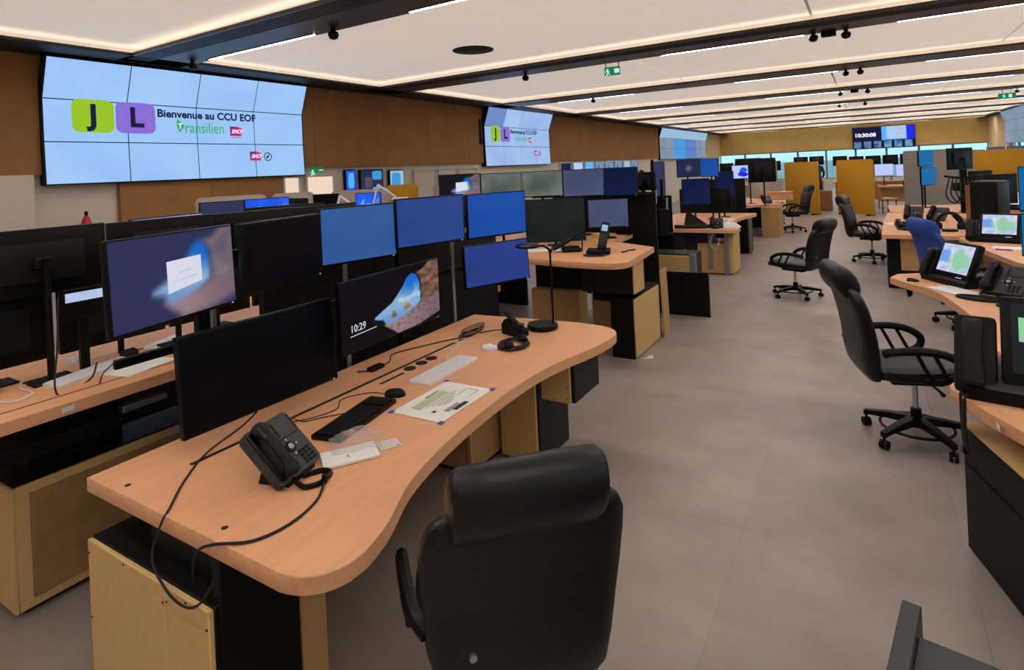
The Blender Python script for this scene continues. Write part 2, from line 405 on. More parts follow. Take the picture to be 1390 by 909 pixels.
ceiling_spot(-.45, 15.7, ZB, 'left of two black ball sensors on the fourth beam')
ceiling_spot(.1, 15.7, ZB, 'right of two black ball sensors on the fourth beam')
ceiling_spot(-.6, 19.6, ZB, 'left of two black ball sensors on the fifth beam')
ceiling_spot(.05, 19.6, ZB, 'right of two black ball sensors on the fifth beam')
ceiling_spot(3.4, 19.6, ZB, 'black ball sensor on the fifth beam towards the right wall')
def beam_box(x, y, label):
    t = thing('beam_sensor_box', label, 'sensor', (x, y, ZB))
    obj('body', box(bm_new(), -.08, .08, -.05, .05, -.06, 0, .006), 'plastic_black', t); obj('lens', cyl(bm_new(), (0, 0, -.066), .02, .008), 'plastic_mid', t)
beam_box(-.32, 7.95, 'black box between two ball sensors on the second beam')
beam_box(-.16, 15.72, 'black box between two ball sensors on the fourth beam')
t = thing('ceiling_loudspeaker', 'round black disc set into the white ceiling panel', 'speaker', (-4.3, 6.24, ZP))
obj('grille', lathe(bm_new(), [(.0, -.012), (.24, -.012), (.255, -.006), (.255, 0)], n=40), 'black', t)
obj('rim', lathe(bm_new(), [(.252, -.004), (.268, -.006), (.27, 0), (.252, 0)], n=40), 'plastic_black', t)
def exit_sign(loc, rz, label, w=.3, h=.15, rods=True):
    t = thing('exit_sign', label, 'exit sign', loc, rz, 'green exit signs')
    obj('plate', box(bm_new(), -w / 2, w / 2, -.012, .012, -h, 0, .004), 'exit_green', t)
    for s in (-1, 1):
        y = s * .0135
        bm = bm_new()
        box(bm, .03, .10, y - .001, y + .001, -h + .03, -.03)
        m = obj('door_pictogram', bm, 'exit_white', t)
        bm = bm_new()
        tube(bm, [(-.075, y, -.05), (-.06, y, -.08), (-.085, y, -.12)], .009, 6); tube(bm, [(-.06, y, -.08), (-.035, y, -.11)], .008, 6)
        cyl(bm, (-.065, y - .002, -.038), .014, .004, 10, 'y'); tube(bm, [(-.1, y, -.07), (-.07, y, -.06), (-.035, y, -.07)], .007, 6)
        obj('running_figure', bm, 'exit_white', t)
    if rods:
        for x in (-.09, .09): obj('hanger', cyl(bm_new(), (x, 0, 0), .008, .09, 8), 'steel', t)
exit_sign((-3.0, 7.78, ZB - .09), math.radians(10), 'green exit sign hanging from the second ceiling beam', .22, .12)
exit_sign((3.2, 19.65, ZB - .09), 0, 'dark green exit sign hanging far off near the right wall', .36, .15)
exit_sign((XL + .16, 6.28, 2.02), math.radians(62), 'small green exit sign on the wall beside the large video wall', .2, .075, False)

# left wall: upper felt panels, lower plaster, doors
wl = struct('wall_left', box(bm_new(), XL - .35, XL - .02, YB, YF, 0, 3.6), 'plaster')
y = YB
while y < YF - .1:
    y2 = min(y + 1.42, YF); far = y > 33.3
    obj('felt_panel', box(bm_new(), XL - .02, XL + .05, y + .003, y2 - .003, 2.03, 3.4), 'plaster_warm' if far else 'brown_felt', wl); y = y2  # yellow light on the far end panels is put into a paler colour
for a, b in ((3.47, 4.6), (4.6, 5.73)): obj('felt_panel', box(bm_new(), XL - .02, XL + .05, a + .003, b - .003, 0, 2.03), 'brown_felt', wl)
obj('pillar', box(bm_new(), XL - .02, XL + .12, -.6, 2.62, 0, 2.03), 'plaster', wl)
def lit_window(n, y0, y1, z0, z1, mat='lit_pane'):
    t = tag(thing('window_%d' % n, None, None, (XL, (y0 + y1) / 2, z0)), kind='structure')
    h = (y1 - y0) / 2; H = z1 - z0
    bm = bm_new()
    for q in ((-h - .03, -h, -.03, H + .03), (h, h + .03, -.03, H + .03), (-h, h, -.03, 0), (-h, h, H, H + .03)):
        box(bm, -.02, .035, q[0], q[1], q[2], q[3])
    obj('window_frame', bm, 'plaster', t)
    obj('pane', box(bm_new(), -.02, .008, -h, h, 0, H), mat, t)
lit_window(1, 5.78, 6.04, .3, 1.88); lit_window(2, 6.2, 6.72, .3, 1.88)
lit_window(3, 8.78, 9.42, .9, 1.92, 'plaster'); lit_window(4, 9.55, 10.15, .9, 1.92, 'plaster'); lit_window(5, 10.25, 10.9, .9, 1.92, 'plaster')
for i in range(8): lit_window(6 + i, 15.2 + i * .86, 15.2 + i * .86 + .68, 1.0, 1.96, ['scr_navy', 'scr_ice', 'scr_sky', 'cctv', 'cctv', 'cctv', 'scr_topband', 'cctv'][i])
def wall_screen(y0, y1, z0, z1, mats, label):
    t = thing('wall_screen', label, 'screen', (XL + .02, y0, z0))
    w, h = y1 - y0, z1 - z0
    obj('housing', box(bm_new(), -.03, .03, -.02, w + .02, -.02, h + .02, .006), 'plastic_black', t)
    s = obj('display', box(bm_new(), .03, .033, 0, w, 0, h), mats[0], t)
    for i, (a, b, c, d, m) in enumerate(mats[1:]):
        obj('picture_area', prism(bm_new(), [(x * w, q * h) for x, q in rrect(a, b, c, d, min(c - a, d - b) * .3)], 0, .001 + .001 * i), m, s)
        o = s.children[-1]; o.rotation_euler = (PI / 2, 0, PI / 2); o.location = (.033, 0, 0)
wall_screen(6.99, 7.2, 1.2, 1.96, ['scr_vivid', (.2, .6, .8, .95, 'scr_sky')], 'narrow blue wall screen beside the lit doors')
wall_screen(7.33, 7.86, 1.2, 1.95, ['scr_navy_lit', (.5, .78, .95, .99, 'scr_turq'), (.5, .42, .98, .6, 'scr_sky'), (.15, .6, .5, .85, 'pic_rock_soft')], 'wide dark wall screen with blue picture')
wall_screen(8.06, 8.42, 1.2, 1.93, ['scr_topband', (.1, .5, .75, .95, 'scr_turq')], 'pale blue wall screen right of the dark one')
t = thing('fire_extinguisher', 'small red extinguisher by the pale pillar at far left', 'extinguisher', (XL + .2, 3.05, 1.04))
obj('cylinder', lathe(bm_new(), [(.03, 0), (.055, .02), (.055, .42), (.03, .5), (.015, .52)], n=14), 'red', t); obj('valve', cyl(bm_new(), (0, 0, .52), .018, .05, 8), 'plastic_black', t)
t2 = thing('wall_bracket', 'small white bracket carrying the red extinguisher on the wall', 'bracket', (XL + .2, 3.05, .98)); obj('shelf', box(bm_new(), -.2, .07, -.08, .08, 0, .06, .004), 'plaster', t2)
# far wall with window band
wf = struct('wall_far', box(bm_new(), XL - .35, XR + .35, YF, YF + .25, 2.12, 3.6), 'wallfar')
x = XL
while x < XR - .1:
    x2 = min(x + 1.43, XR); obj('felt_panel', box(bm_new(), x + .003, x2 - .003, YF - .06, YF, 2.12, 3.4), 'tan_felt', wf); x = x2
struct('wall_far_sill', box(bm_new(), XL - .35, XR + .35, YF, YF + .25, 0, .5), 'plaster')
n = 9; wd = (XR - XL) / n
for i in range(n):
    a = XL + i * wd
    t = tag(thing('window_%d' % (20 + i), None, None, (a, YF + .1, .5)), kind='structure')
    bm = bm_new()
    for q in ((0, .05, 0, 1.62), (wd - .05, wd, 0, 1.62), (.05, wd - .05, 0, .05), (.05, wd - .05, 1.57, 1.62)): box(bm, q[0], q[1], -.04, .04, q[2], q[3])
    obj('window_frame', bm, 'steel_paint', t)
    obj('pane', box(bm_new(), .05, wd - .05, -.005, .005, .05, 1.57), 'glass', t)
# right wall: low plaster, window band with blinds, upper warm plaster
wr = struct('wall_right', box(bm_new(), XR, XR + .3, YB, YF, 0, .8), 'plaster')
struct('wall_right_upper', box(bm_new(), XR, XR + .3, YB, YF, 2.1, 3.6), 'plaster_warm')
struct('wall_right_end', box(bm_new(), XR, XR + .3, 32.6, YF, .8, 2.1), 'plaster_warm')
nw = 24; wd = (32.6 - YB) / nw
for i in range(nw):
    a = YB + i * wd
    t = tag(thing('window_%d' % (40 + i), None, None, (XR + .12, a, .8)), kind='structure')
    bm = bm_new()
    for q in ((0, .05, 0, 1.3), (wd - .05, wd, 0, 1.3), (.05, wd - .05, 0, .05), (.05, wd - .05, 1.25, 1.3)): box(bm, -.04, .04, q[0], q[1], q[2], q[3])
    obj('window_frame', bm, 'steel_paint', t)
    obj('pane', box(bm_new(), -.005, .005, .05, wd - .05, .05, 1.25), 'glass', t)
struct('wall_back', box(bm_new(), XL - .35, XR + .35, YB - .2, YB, 0, 3.6), 'brown_felt')
# facade across the street
t = thing('office_block', 'pale blue-grey office block seen through the far windows', 'building', (0, 70, -14))
obj('facade', box(bm_new(), -36, 42, 0, 10, 0, 15.2), 'building', t)
for i in range(26): obj('pilaster', box(bm_new(), -36 + i * 3, -35.5 + i * 3, -.4, 0, 0, 15.2), 'plaster', t)
tag(obj('street_ground', box(bm_new(), -80, 80, 38, 90, -14.3, -14), 'joint'), kind='structure')

# ------------------------------------------------------------------ video walls
VROWS = [(.012, -.465), (0, 0), (0, .47), (.15, .90)]     # (offset into the room, height) at the row borders
def video_wall(x, y0, width, z1, label, mats, art=None, ncol=4):
    t = thing('video_wall', label, 'video wall', (x, y0, z1))
    cw = width / ncol
    def at(s, r, out=0.0):
        r = max(0, min(3, r)); i = min(2, int(r)); f = r - i
        a, b = VROWS[i], VROWS[i + 1]
        nx, nz = (b[1] - a[1]), -(b[0] - a[0]); l = math.hypot(nx, nz)
        return (a[0] + (b[0] - a[0]) * f + out * nx / l, s * cw, a[1] + (b[1] - a[1]) * f + out * nz / l)
    bm = bm_new()
    ring = lambda y: [(-.10, y, -.47), (.006, y, -.475), (-.006, y, 0), (-.006, y, .47), (.143, y, .905), (.06, y, .92), (-.10, y, .5)]
    ring_loft(bm, [ring(-.015), ring(width + .015)])
    obj('rear_frame', bm, 'plastic_black', t)
    for r in range(3):
        for c in range(ncol):
            g = .006
            q = [at(c + g / cw, r + .012), at(c + 1 - g / cw, r + .012), at(c + 1 - g / cw, r + .988), at(c + g / cw, r + .988)]
            qb = [at(c + g / cw, r + .012, -.004), at(c + 1 - g / cw, r + .012, -.004), at(c + 1 - g / cw, r + .988, -.004), at(c + g / cw, r + .988, -.004)]
            bm = ring_loft(bm_new(), [qb, q]); obj('screen_panel', bm, mats[r * ncol + c] if isinstance(mats, list) else mats, t)
    return t, at
def wall_art(t, at, cw):
    """welcome graphics: (s in columns, r in rows)"""
    def put(name, bm, mat, out=.004): return obj(name, bm, mat, t, ang=180)
    def poly(name, pts, mat, out):
        bm = bm_new(); f = bm.faces.new([bm.verts.new((p[0], p[1], 0)) for p in pts])
        if max(p[1] for p in pts) > 2 > min(p[1] for p in pts):
            bmesh.ops.bisect_plane(bm, geom=list(bm.verts) + list(bm.edges) + list(bm.faces), plane_co=(0, 2, 0), plane_no=(0, 1, 0))
        bm_map(bm, lambda s, r: at(s, r, out)); return obj(name, bm, mat, t, ang=180)
    def words(name, s, size, x, r, mat, bold=0, shear=0, sx=1.0, out=.006):
        bm = text_bm(s, size, bold, shear, sx); rr = .47
        bm_map(bm, lambda a, b: at(x + a / cw, r + b / rr, out)); return obj(name, bm, mat, t, ang=180)
    k = 1 / cw
    def rr(s0, s1, r0, r1):
        return [(s0 + (s1 - s0) * a, r0 + (r1 - r0) * b) for a, b in rrect(0, 0, 1, 1, .2, 6)]
    poly('line_badge', rr(.315, .825, 1.235, 2.04), 'logo_green', .003); words('line_letter', 'J', .32, .52, 1.44, 'ink_navy', .012)
    poly('line_badge', rr(.845, 1.375, 1.24, 2.03), 'logo_violet', .003); words('line_letter', 'L', .32, 1.02, 1.42, 'ink_navy', .012)
    words('welcome_text', 'Bienvenue au CCU EOF', .135, 1.40, 1.70, 'ink_navy', .0045, 0, 1.03)
    leaf = [(1.73, 1.28), (1.70, 1.4), (1.68, 1.52), (1.69, 1.60), (1.70, 1.67), (1.74, 1.60), (1.79, 1.53), (1.80, 1.47), (1.785, 1.41), (1.75, 1.36)]
    poly('leaf_mark', leaf, 'ink_leaf', .003); words('leaf_letter', 'T', .10, 1.70, 1.40, 'ink_white', .002, out=.006)
    words('network_text', 'ransilien', .2, 1.80, 1.30, 'ink_leaf', .001, 0, .82)
    def badge(s0, s1, r0, r1):
        w, h = s1 - s0, r1 - r0
        pts = [(s0, r0), (s0 + w * .86, r0), (s0 + w * .95, r0 + h * .35), (s1, r0 + h * .7), (s0 + w * .97, r0 + h * .8), (s0 + w * .6, r0 + h), (s0, r0 + h)]
        poly('operator_badge', pts, 'ink_red', .003)
        poly('operator_badge_shade', [(s0, r0 + h * .1), (s0 + w * .4, r0 + h * .5), (s0 + w * .5, r0 + h), (s0, r0 + h)], 'ink_violet', .0045)
        words('operator_text', 'SNCF', h * .47 * .56, s0 + w * .1, r0 + h * .3, 'ink_white', .003, .3, .9, .007)
    badge(2.55, 2.775, 1.24, 1.52); poly('badge_line', [(2.56, 1.19), (2.76, 1.19), (2.76, 1.205), (2.56, 1.205)], 'ink_red', .003)
    badge(2.89, 3.12, .50, .78)
    ring = bm_new(); o_ = [(3.235 + .078 * math.cos(a * PI / 12), .62 + .135 * math.sin(a * PI / 12)) for a in range(24)]; i_ = [(3.235 + .062 * math.cos(a * PI / 12), .62 + .108 * math.sin(a * PI / 12)) for a in range(24)]
    vo = [ring.verts.new((p[0], p[1], 0)) for p in o_]; vi = [ring.verts.new((p[0], p[1], 0)) for p in i_]
    for a in range(24): ring.faces.new((vo[a], vo[(a + 1) % 24], vi[(a + 1) % 24], vi[a]))
    bm_map(ring, lambda s, r: at(s, r, .004)); obj('round_emblem', ring, 'ink_navy', t, ang=180)
    poly('emblem_stroke', [(3.20, .56), (3.24, .58), (3.275, .70), (3.25, .69), (3.235, .64), (3.205, .64)], 'ink_navy', .004)
t, at = video_wall(-7.5, 2.73, 3.36, 2.385, 'large curved video wall with green J and violet L badges, nearest on the left wall', 'scr_wall')
wall_art(t, at, .84)
m2 = ['scr_wall_b'] * 12; m2[8] = 'scr_wall_dim'
t, at = video_wall(-7.5, 11.2, 3.2, 2.42, 'second video wall with the same badges, further along the left wall', m2)
wall_art(t, at, .8)
obj('side_bracket', box(bm_new(), -.14, -.02, -.16, -.03, .05, .62, .01), 'plastic_black', t)
m3 = ['scr_greywall', 'scr_turq', 'scr_midblue', 'scr_greywall'] + ['scr_greywall', 'scr_turq', 'scr_midblue', 'scr_greywall'] + ['scr_topband'] * 4
t, at = video_wall(-7.5, 24.6, 8.4, 2.45, 'third video wall with grey and cyan blocks, farthest along the left wall', m3)
t, at = video_wall(5.12, 32.3, -9.0, 2.45, 'grey video wall high on the right wall', ['scr_greywall'] * 12)
t.rotation_euler = (0, 0, 0); t.location = (5.14, 32.3, 2.45)
for c in list(t.children):
    for v in c.data.vertices: v.co.x *= -1
    c.data.flip_normals()
# clock and camera-feed display on the far wall
t = thing('clock_display', 'far wall display with digital clock and row of camera views', 'display', (-.58, YF - .14, 2.05))
obj('housing', box(bm_new(), 0, 2.83, -.04, .08, 0, 1.18, .01), 'plastic_black', t)
s = obj('clock_panel', box(bm_new(), .02, 1.33, -.045, -.04, .44, 1.16), 'scr_clock', t)
bm = text_bm('10:30:08', .27, .012, 0, 1.06); bm_map(bm, lambda a, b: (.11 + a, -.05, .66 + b)); obj('clock_digits', bm, 'ink_white', t, ang=180)
s = obj('data_panel', box(bm_new(), 1.35, 2.8, -.045, -.04, .44, 1.16), 'scr_sky', t)
obj('table_block', box(bm_new(), 1.58, 2.0, -.048, -.045, .5, 1.15), 'scr_ice', t); obj('table_block', box(bm_new(), 2.0, 2.42, -.048, -.045, .5, 1.15), 'map_light', t)
obj('blue_block', box(bm_new(), 2.46, 2.8, -.048, -.045, .44, 1.16), 'scr_royal', t)
obj('camera_strip', box(bm_new(), .02, 2.8, -.045, -.04, .02, .43), 'cctv_bg', t)
for i in range(6): obj('camera_view', box(bm_new(), .07 + i * .46, .40 + i * .46, -.048, -.045, .05, .40), 'cctv', t)

# ------------------------------------------------------------------ office chairs
def office_chair(label, loc, rz, leather='leather', group='black high-back office chairs'):
    t = thing('office_chair', label, 'chair', loc, rz, group)
    base = obj('base_hub', lathe(bm_new(), [(.03, .085), (.05, .09), (.05, .13), (.032, .15), (.03, .2)], n=14), 'plastic_black', t)
    for k in range(5):
        a = 2 * PI * k / 5 + .3; c, s = math.cos(a), math.sin(a)
        rings = []
        for r, z, w, h in ((.03, .125, .055, .05), (.16, .115, .045, .04), (.27, .098, .036, .03), (.305, .09, .034, .03)):
            rings.append([(r * c - q * w / 2 * s, r * s + q * w / 2 * c, z + p * h / 2) for q, p in ((-1, -1), (1, -1), (1, 1), (-1, 1))])
        lg = obj('leg', ring_loft(bm_new(), rings), 'plastic_black', t)
        bm = bm_new(); ca = a + .9 + k
        cx, cy = .295 * c, .295 * s; ux, uy = math.cos(ca), math.sin(ca)
        for q in (-1, 1):
            o_ = Vector((cx + ux * q * .014, cy + uy * q * .014, .028))
            rg = []
            for d in (-.009, .009):
                rg.append([(o_.x + ux * d - uy * .028 * math.cos(b * PI / 7), o_.y + uy * d + ux * .028 * math.cos(b * PI / 7), .028 + .028 * math.sin(b * PI / 7)) for b in range(14)])
            ring_loft(bm, rg)
        cyl(bm, (cx, cy, .03), .008, .06, 8)
        obj('caster', bm, 'plastic_matte', t)
    ring = [(.2 * math.cos(a * PI / 16), .2 * math.sin(a * PI / 16), .088) for a in range(32)]
    obj('foot_ring', tube(bm_new(), ring, .009, 6, True), 'plastic_black', t)
    obj('gas_lift', cyl(bm_new(), (0, 0, .15), .016, .24, 14), 'chrome', t)
    mech = obj('tilt_mechanism', box(bm_new(), -.09, .09, -.16, .14, .37, .43, .012), 'plastic_black', t)
    obj('lever', tube(bm_new(), [(.08, .05, .39), (.2, .06, .385), (.25, .06, .38)], [.007, .007, .014], 6), 'plastic_black', mech)
    bm = bm_new(); rings = []
    for y, w, th, zc in ((-.26, .40, .05, .475), (-.245, .45, .09, .472), (-.15, .49, .105, .47), (0, .51, .11, .475), (.12, .51, .11, .485), (.2, .49, .10, .485), (.245, .45, .085, .475), (.265, .38, .05, .465)):
        rings.append(sup(0, zc, y, w, th, 20, 3.4, 'y'))
    obj('seat', ring_loft(bm, rings), leather, t)
    bm = bm_new(); rings = []
    for z, y, w, th in ((.415, -.262, .34, .03), (.43, -.275, .42, .075), (.48, -.29, .47, .105), (.57, -.30, .50, .12), (.68, -.31, .53, .11), (.79, -.33, .55, .105), (.88, -.352, .555, .10), (.94, -.373, .545, .095), (.975, -.386, .515, .085), (1.0, -.396, .46, .06), (1.01, -.40, .40, .03)):
        rings.append(sup(0, y, z, w, th, 24, 3.6))
    obj('backrest', ring_loft(bm, rings), leather, t)
    # bolt caps on the rear shell
    bk = t.children[-1]
    if group.startswith('black'):
        bm = cyl(bm_new(), (-.15, -.372, .62), .010, .014, 10, 'y'); o = obj('bolt_cap', bm, 'aluminium', bk)
    # rolled head cushion, folded over the top of the back
    bm = bm_new(); rings = []
    for x, f in ((-.205, .55), (-.198, .85), (-.18, 1), (-.08, 1.04), (.08, 1.04), (.18, 1), (.198, .85), (.205, .55)):
        sec = []
        for i in range(16):
            a = 2 * PI * i / 16
            yy = -.412 + .072 * f * math.cos(a); zz = 1.03 + .105 * f * math.sin(a)
            sec.append((x, yy - .25 * (zz - 1.03), zz))
        rings.append(sec)
    obj('head_cushion', ring_loft(bm, rings), leather, t)
    for s in (-1, 1):
        x = s * .295
        pth = smooth_path([(x * .86, -.25, .615), (x * .96, -.19, .64), (x, -.05, .65), (x, .07, .63), (x, .15, .575), (x * .98, .135, .51), (x * .95, .05, .47), (x * .84, -.03, .455)], 5)
        bm = tube(bm_new(), pth, .02, 8, False, 1.2)
        a = obj('armrest', bm, 'plastic_black', t)
        for y0, y1 in ((-.01, -.09), (.08, .0)):
            obj('arm_strut', tube(bm_new(), [(x * .97, y0, .475), (x, y1, .645)], .012, 6), 'plastic_black', a)
    return t
def face(dx, dy): return math.atan2(dy, dx) - PI / 2      # rotation so that local +Y points along (dx, dy)
ch0 = office_chair('black leather high-back chair in the foreground, turned to the near desk', (-1.06, 1.54, 0), face(-.72, .69))
dup(ch0, (.21, 4.5, 0), face(.955, .29), 'black high-back chair with loop armrests in the aisle beside the right-hand desk')
dup(ch0, (-.86, 8.5, 0), face(-.93, .38), 'black high-back chair standing alone mid-aisle, facing left').scale = (1, 1, .92)
dup(ch0, (-1.60, 15.78, 0), face(-.9, -.4), 'black office chair at the far left desk beside a yellow screen')
dup(ch0, (.03, 11.6, 0), face(.97, -.22), 'black office chair at the far right desk, seen edge-on')
cb = office_chair('office chair with blue fabric back behind the map terminal', (.86, 7.6, 0), face(.92, .39), 'fabric_blue', 'blue office chairs')

# ------------------------------------------------------------------ desks
def arc_pts(cx, cy, r, a0, a1, n=6):
    return [(cx + r * math.cos(math.radians(a0 + (a1 - a0) * k / n)), cy + r * math.sin(math.radians(a0 + (a1 - a0) * k / n))) for k in range(n + 1)]
def desk(label, base, outline, ztop, th=.055, group=None):
    t = thing('control_desk', label, 'desk', base, 0, group)
    pts = [(p[0], p[1]) for p in outline]
    bm = prism(bm_new(), pts, ztop - th, ztop, .003, 1)
    obj('desktop', bm, 'beech', t, world=True)
    return t
def pbox(name, t, x0, x1, y0, y1, z0, z1, mat, bev=.003): return obj(name, box(bm_new(), x0, x1, y0, y1, z0, z1, bev), mat, t, world=True)
ZA = .76
front = [(v.x, v.y) for v in smooth_path([(-1.29, 1.2, 0), (-1.33, 1.34, 0), (-1.43, 1.56, 0), (-1.495, 1.85, 0), (-1.53, 2.15, 0), (-1.545, 2.45, 0), (-1.535, 2.75, 0), (-1.49, 3.0, 0), (-1.44, 3.2, 0), (-1.415, 3.4, 0)], 4)]
out = [(-2.57, 1.02)] + arc_pts(-1.44, 1.17, .15, -90, -10, 6) + front + arc_pts(-1.6, 3.49, .185, 0, 80, 6) + [(-1.75, 3.70), (-2.6, 3.62)]
dA = desk('large beech control desk with concave front edge, nearest the camera', (-2.05, 2.3, 0), out, ZA)
pbox('cable_slot', dA, -2.306, -2.283, 1.26, 3.05, ZA - .004, ZA + .0006, 'black', 0)
pbox('cable_slot', dA, -2.228, -2.208, 2.22, 2.40, ZA - .004, ZA + .0006, 'black', 0)
for y in (2.47, 2.57, 2.66):
    o = obj('power_socket', lathe(bm_new(), [(.026, .0), (.034, .003), (.036, 0)], (-2.235, y, ZA), 20), 'plastic_dark', dA, world=True)
    obj('socket_well', cyl(bm_new(), (-2.235, y, ZA - .004), .026, .0052, 16), 'black', dA, world=True)
for p in ((-1.78, 1.075), (-2.36, 1.065), (-2.1, 3.6)): obj('cable_hole', cyl(bm_new(), (p[0], p[1], ZA - .004), .011, .0046, 12), 'black', dA, world=True)
# left pedestal: telescopic, oak end panels, black sides
def pedestal(t, x0, x1, y0, y1, h, end='oak', body='laminate_black', split=None, facing='-y'):
    pbox('pedestal_body', t, x0, x1, y0 + .018, y1, .02, h, body)
    pbox('plinth', t, x0 + .02, x1 - .02, y0 + .03, y1 - .02, 0, .02, 'black', 0)
    xs = [x0, split, x1] if split else [x0, x1]
    for a, b in zip(xs, xs[1:]):
        p = pbox('end_panel', t, a + .001, b - .001, y0, y0 + .018, .02, h - .004, end)
        for (sx, sz) in ((a + .012, .08), (a + .012, h / 2), (a + .012, h - .05), ((a + b) / 2, h - .016), (b - .012, h - .06)):
            obj('screw', cyl(bm_new(), (sx, y0 - .002, sz), .004, .003, 8, 'y'), 'plastic_dark', p, world=True)
pedestal(dA, -2.5, -1.735, .985, 1.3, .57, 'oak', 'laminate_black', -1.98)
pbox('upper_column', dA, -2.2, -1.76, 1.06, 1.30, .56, ZA - .055, 'laminate_black')
pbox('leg_side_panel', dA, -1.77, -1.73, 1.02, 1.3, .0, ZA - .056, 'laminate_black')
pbox('inner_panel', dA, -2.4, -1.74, 1.31, 1.42, .02, .57, 'oak_dark')
# right pedestal group, stepped
pbox('inner_cabinet', dA, -2.48, -2.11, 2.84, 3.5, .03, .66, 'oak_dark')
f = pbox('cabinet_frame', dA, -2.13, -2.105, 2.83, 2.845, .03, .66, 'oak', .002)
pbox('cabinet_plinth', dA, -2.46, -2.13, 2.86, 3.48, 0, .03, 'black', 0)
pbox('lower_leg', dA, -2.06, -1.80, 3.15, 3.55, 0, .60, 'laminate_grey')
pbox('leg_front_panel', dA, -2.08, -1.815, 3.13, 3.15, .02, .60, 'oak')
pbox('hanging_box', dA, -1.85, -1.575, 3.21, 3.58, .40, ZA - .055, 'laminate_grey')
h = pbox('hanging_box_panel', dA, -1.86, -1.60, 3.19, 3.21, .40, ZA - .057, 'oak')
for p in ((-1.62, .5), (-1.62, .43), (-1.72, .415), (-1.84, .43)): obj('screw', cyl(bm_new(), (p[0], 3.187, p[1]), .004, .004, 8, 'y'), 'plastic_dark', h, world=True)
pbox('modesty_panel', dA, -2.52, -2.49, 1.4, 3.4, .12, .66, 'laminate_black')

# raised desk B, back to back with the near desk
ZBK = .94
outB = [(-2.97, .55), (-2.97, 3.35), (-4.1, 3.45), (-4.0, 2.6), (-3.93, 2.0), (-4.0, 1.3), (-4.15, .6)]
dB = desk('raised beech desk at the left edge, back to back with the near desk', (-3.5, 2.0, 0), outB, ZBK)
pbox('cable_slot', dB, -3.10, -3.09, .8, 3.1, ZBK - .004, ZBK + .0006, 'black', 0)
pbox('name_plate', dB, -2.971, -2.968, 1.10, 1.145, ZBK - .037, ZBK - .018, 'white_plastic', 0)
pbox('pedestal_body', dB, -3.95, -3.215, 1.0, 1.95, .03, .575, 'laminate_black')
pbox('plinth', dB, -3.9, -3.24, 1.03, 1.9, 0, .03, 'black', 0)
pbox('end_panel', dB, -3.95, -3.2, .985, 1.0, .03, .57, 'oak')
f = pbox('side_frame', dB, -3.215, -3.2, 1.0, 1.95, .03, .57, 'oak')
pbox('perforated_panel', dB, -3.201, -3.196, 1.05, 1.9, .07, .53, 'oak_perforated', 0)
pbox('lift_column', dB, -3.7, -3.35, 1.1, 1.5, .57, ZBK - .055, 'laminate_black')
pbox('pedestal_body', dB, -3.95, -3.215, 2.75, 3.3, 0, .575, 'laminate_black')
pbox('lift_column', dB, -3.7, -3.35, 2.9, 3.2, .57, ZBK - .055, 'laminate_black')
pbox('cable_tray', dB, -3.3, -3.02, .7, 3.2, .74, .80, 'plastic_black')
f = pbox('cable_connector', dB, -3.05, -3.0, 1.35, 1.55, .80, .83, 'steel')

# raised desk A2
Z2 = 1.0
out2 = [(-2.8, 4.79)] + [(-2.3, 4.70)] + arc_pts(-1.98, 4.88, .18, -90, 0, 6) + [(-1.83, 5.3), (-1.865, 5.76), (-2.45, 6.1), (-2.48, 6.85), (-3.7, 6.85), (-3.7, 4.9)]
d2 = desk('raised beech desk with rounded corner beyond the near desk', (-2.4, 5.4, 0), out2, Z2)
pbox('upper_box', d2, -2.46, -1.93, 5.27, 5.62, .61, Z2 - .055, 'laminate_grey')
pbox('upper_box_panel', d2, -1.93, -1.915, 5.27, 5.56, .615, Z2 - .057, 'oak')
pbox('lower_box', d2, -2.16, -1.935, 5.26, 6.1, 0, .57, 'laminate_black')
pbox('lower_box_panel', d2, -1.935, -1.92, 5.27, 6.02, .012, .565, 'oak')
pbox('rear_panel', d2, -2.66, -2.4, 5.95, 6.0, 0, .6, 'oak_dark'); pbox('lift_column', d2, -2.4, -2.2, 5.4, 5.6, .5, Z2 - .055, 'laminate_black')
pbox('back_cabinet', d2, -3.4, -2.8, 5.9, 6.14, 0, .45, 'oak_dark'); pbox('back_frame', d2, -3.4, -2.75, 6.02, 6.14, .45, Z2 - .055, 'laminate_black')
o = obj('loose_side_panel', box(bm_new(), -.009, .009, -.13, .13, 0, .70, .002), 'oak_dark'); o.location = (-1.90, 6.18, 0); o.rotation_euler = (0, math.radians(-1.5), math.radians(4))
tag(o, 'loose oak board leaning against the raised desk pedestal', 'board')
t = thing('leaning_board', 'black panel standing on edge in the aisle before the phone desk', 'panel', (-1.97, 7.03, 0), math.radians(3))
obj('board', box(bm_new(), -.33, .33, -.012, .012, 0, .52, .003), 'laminate_black', t); obj('edge_strip', box(bm_new(), .31, .335, -.03, .012, 0, .50, .003), 'plastic_dark', t)
t = thing('low_cabinet', 'low oak-fronted box beneath the third desk', 'cabinet', (-2.4, 7.75, 0))
obj('carcass', box(bm_new(), -.7, .42, .02, .4, 0, .62, .004), 'laminate_grey', t); obj('front', box(bm_new(), -.7, .36, 0, .02, .33, .6, .003), 'oak', t); obj('post', box(bm_new(), .36, .44, -.01, .05, 0, .62, .003), 'steel_paint', t)
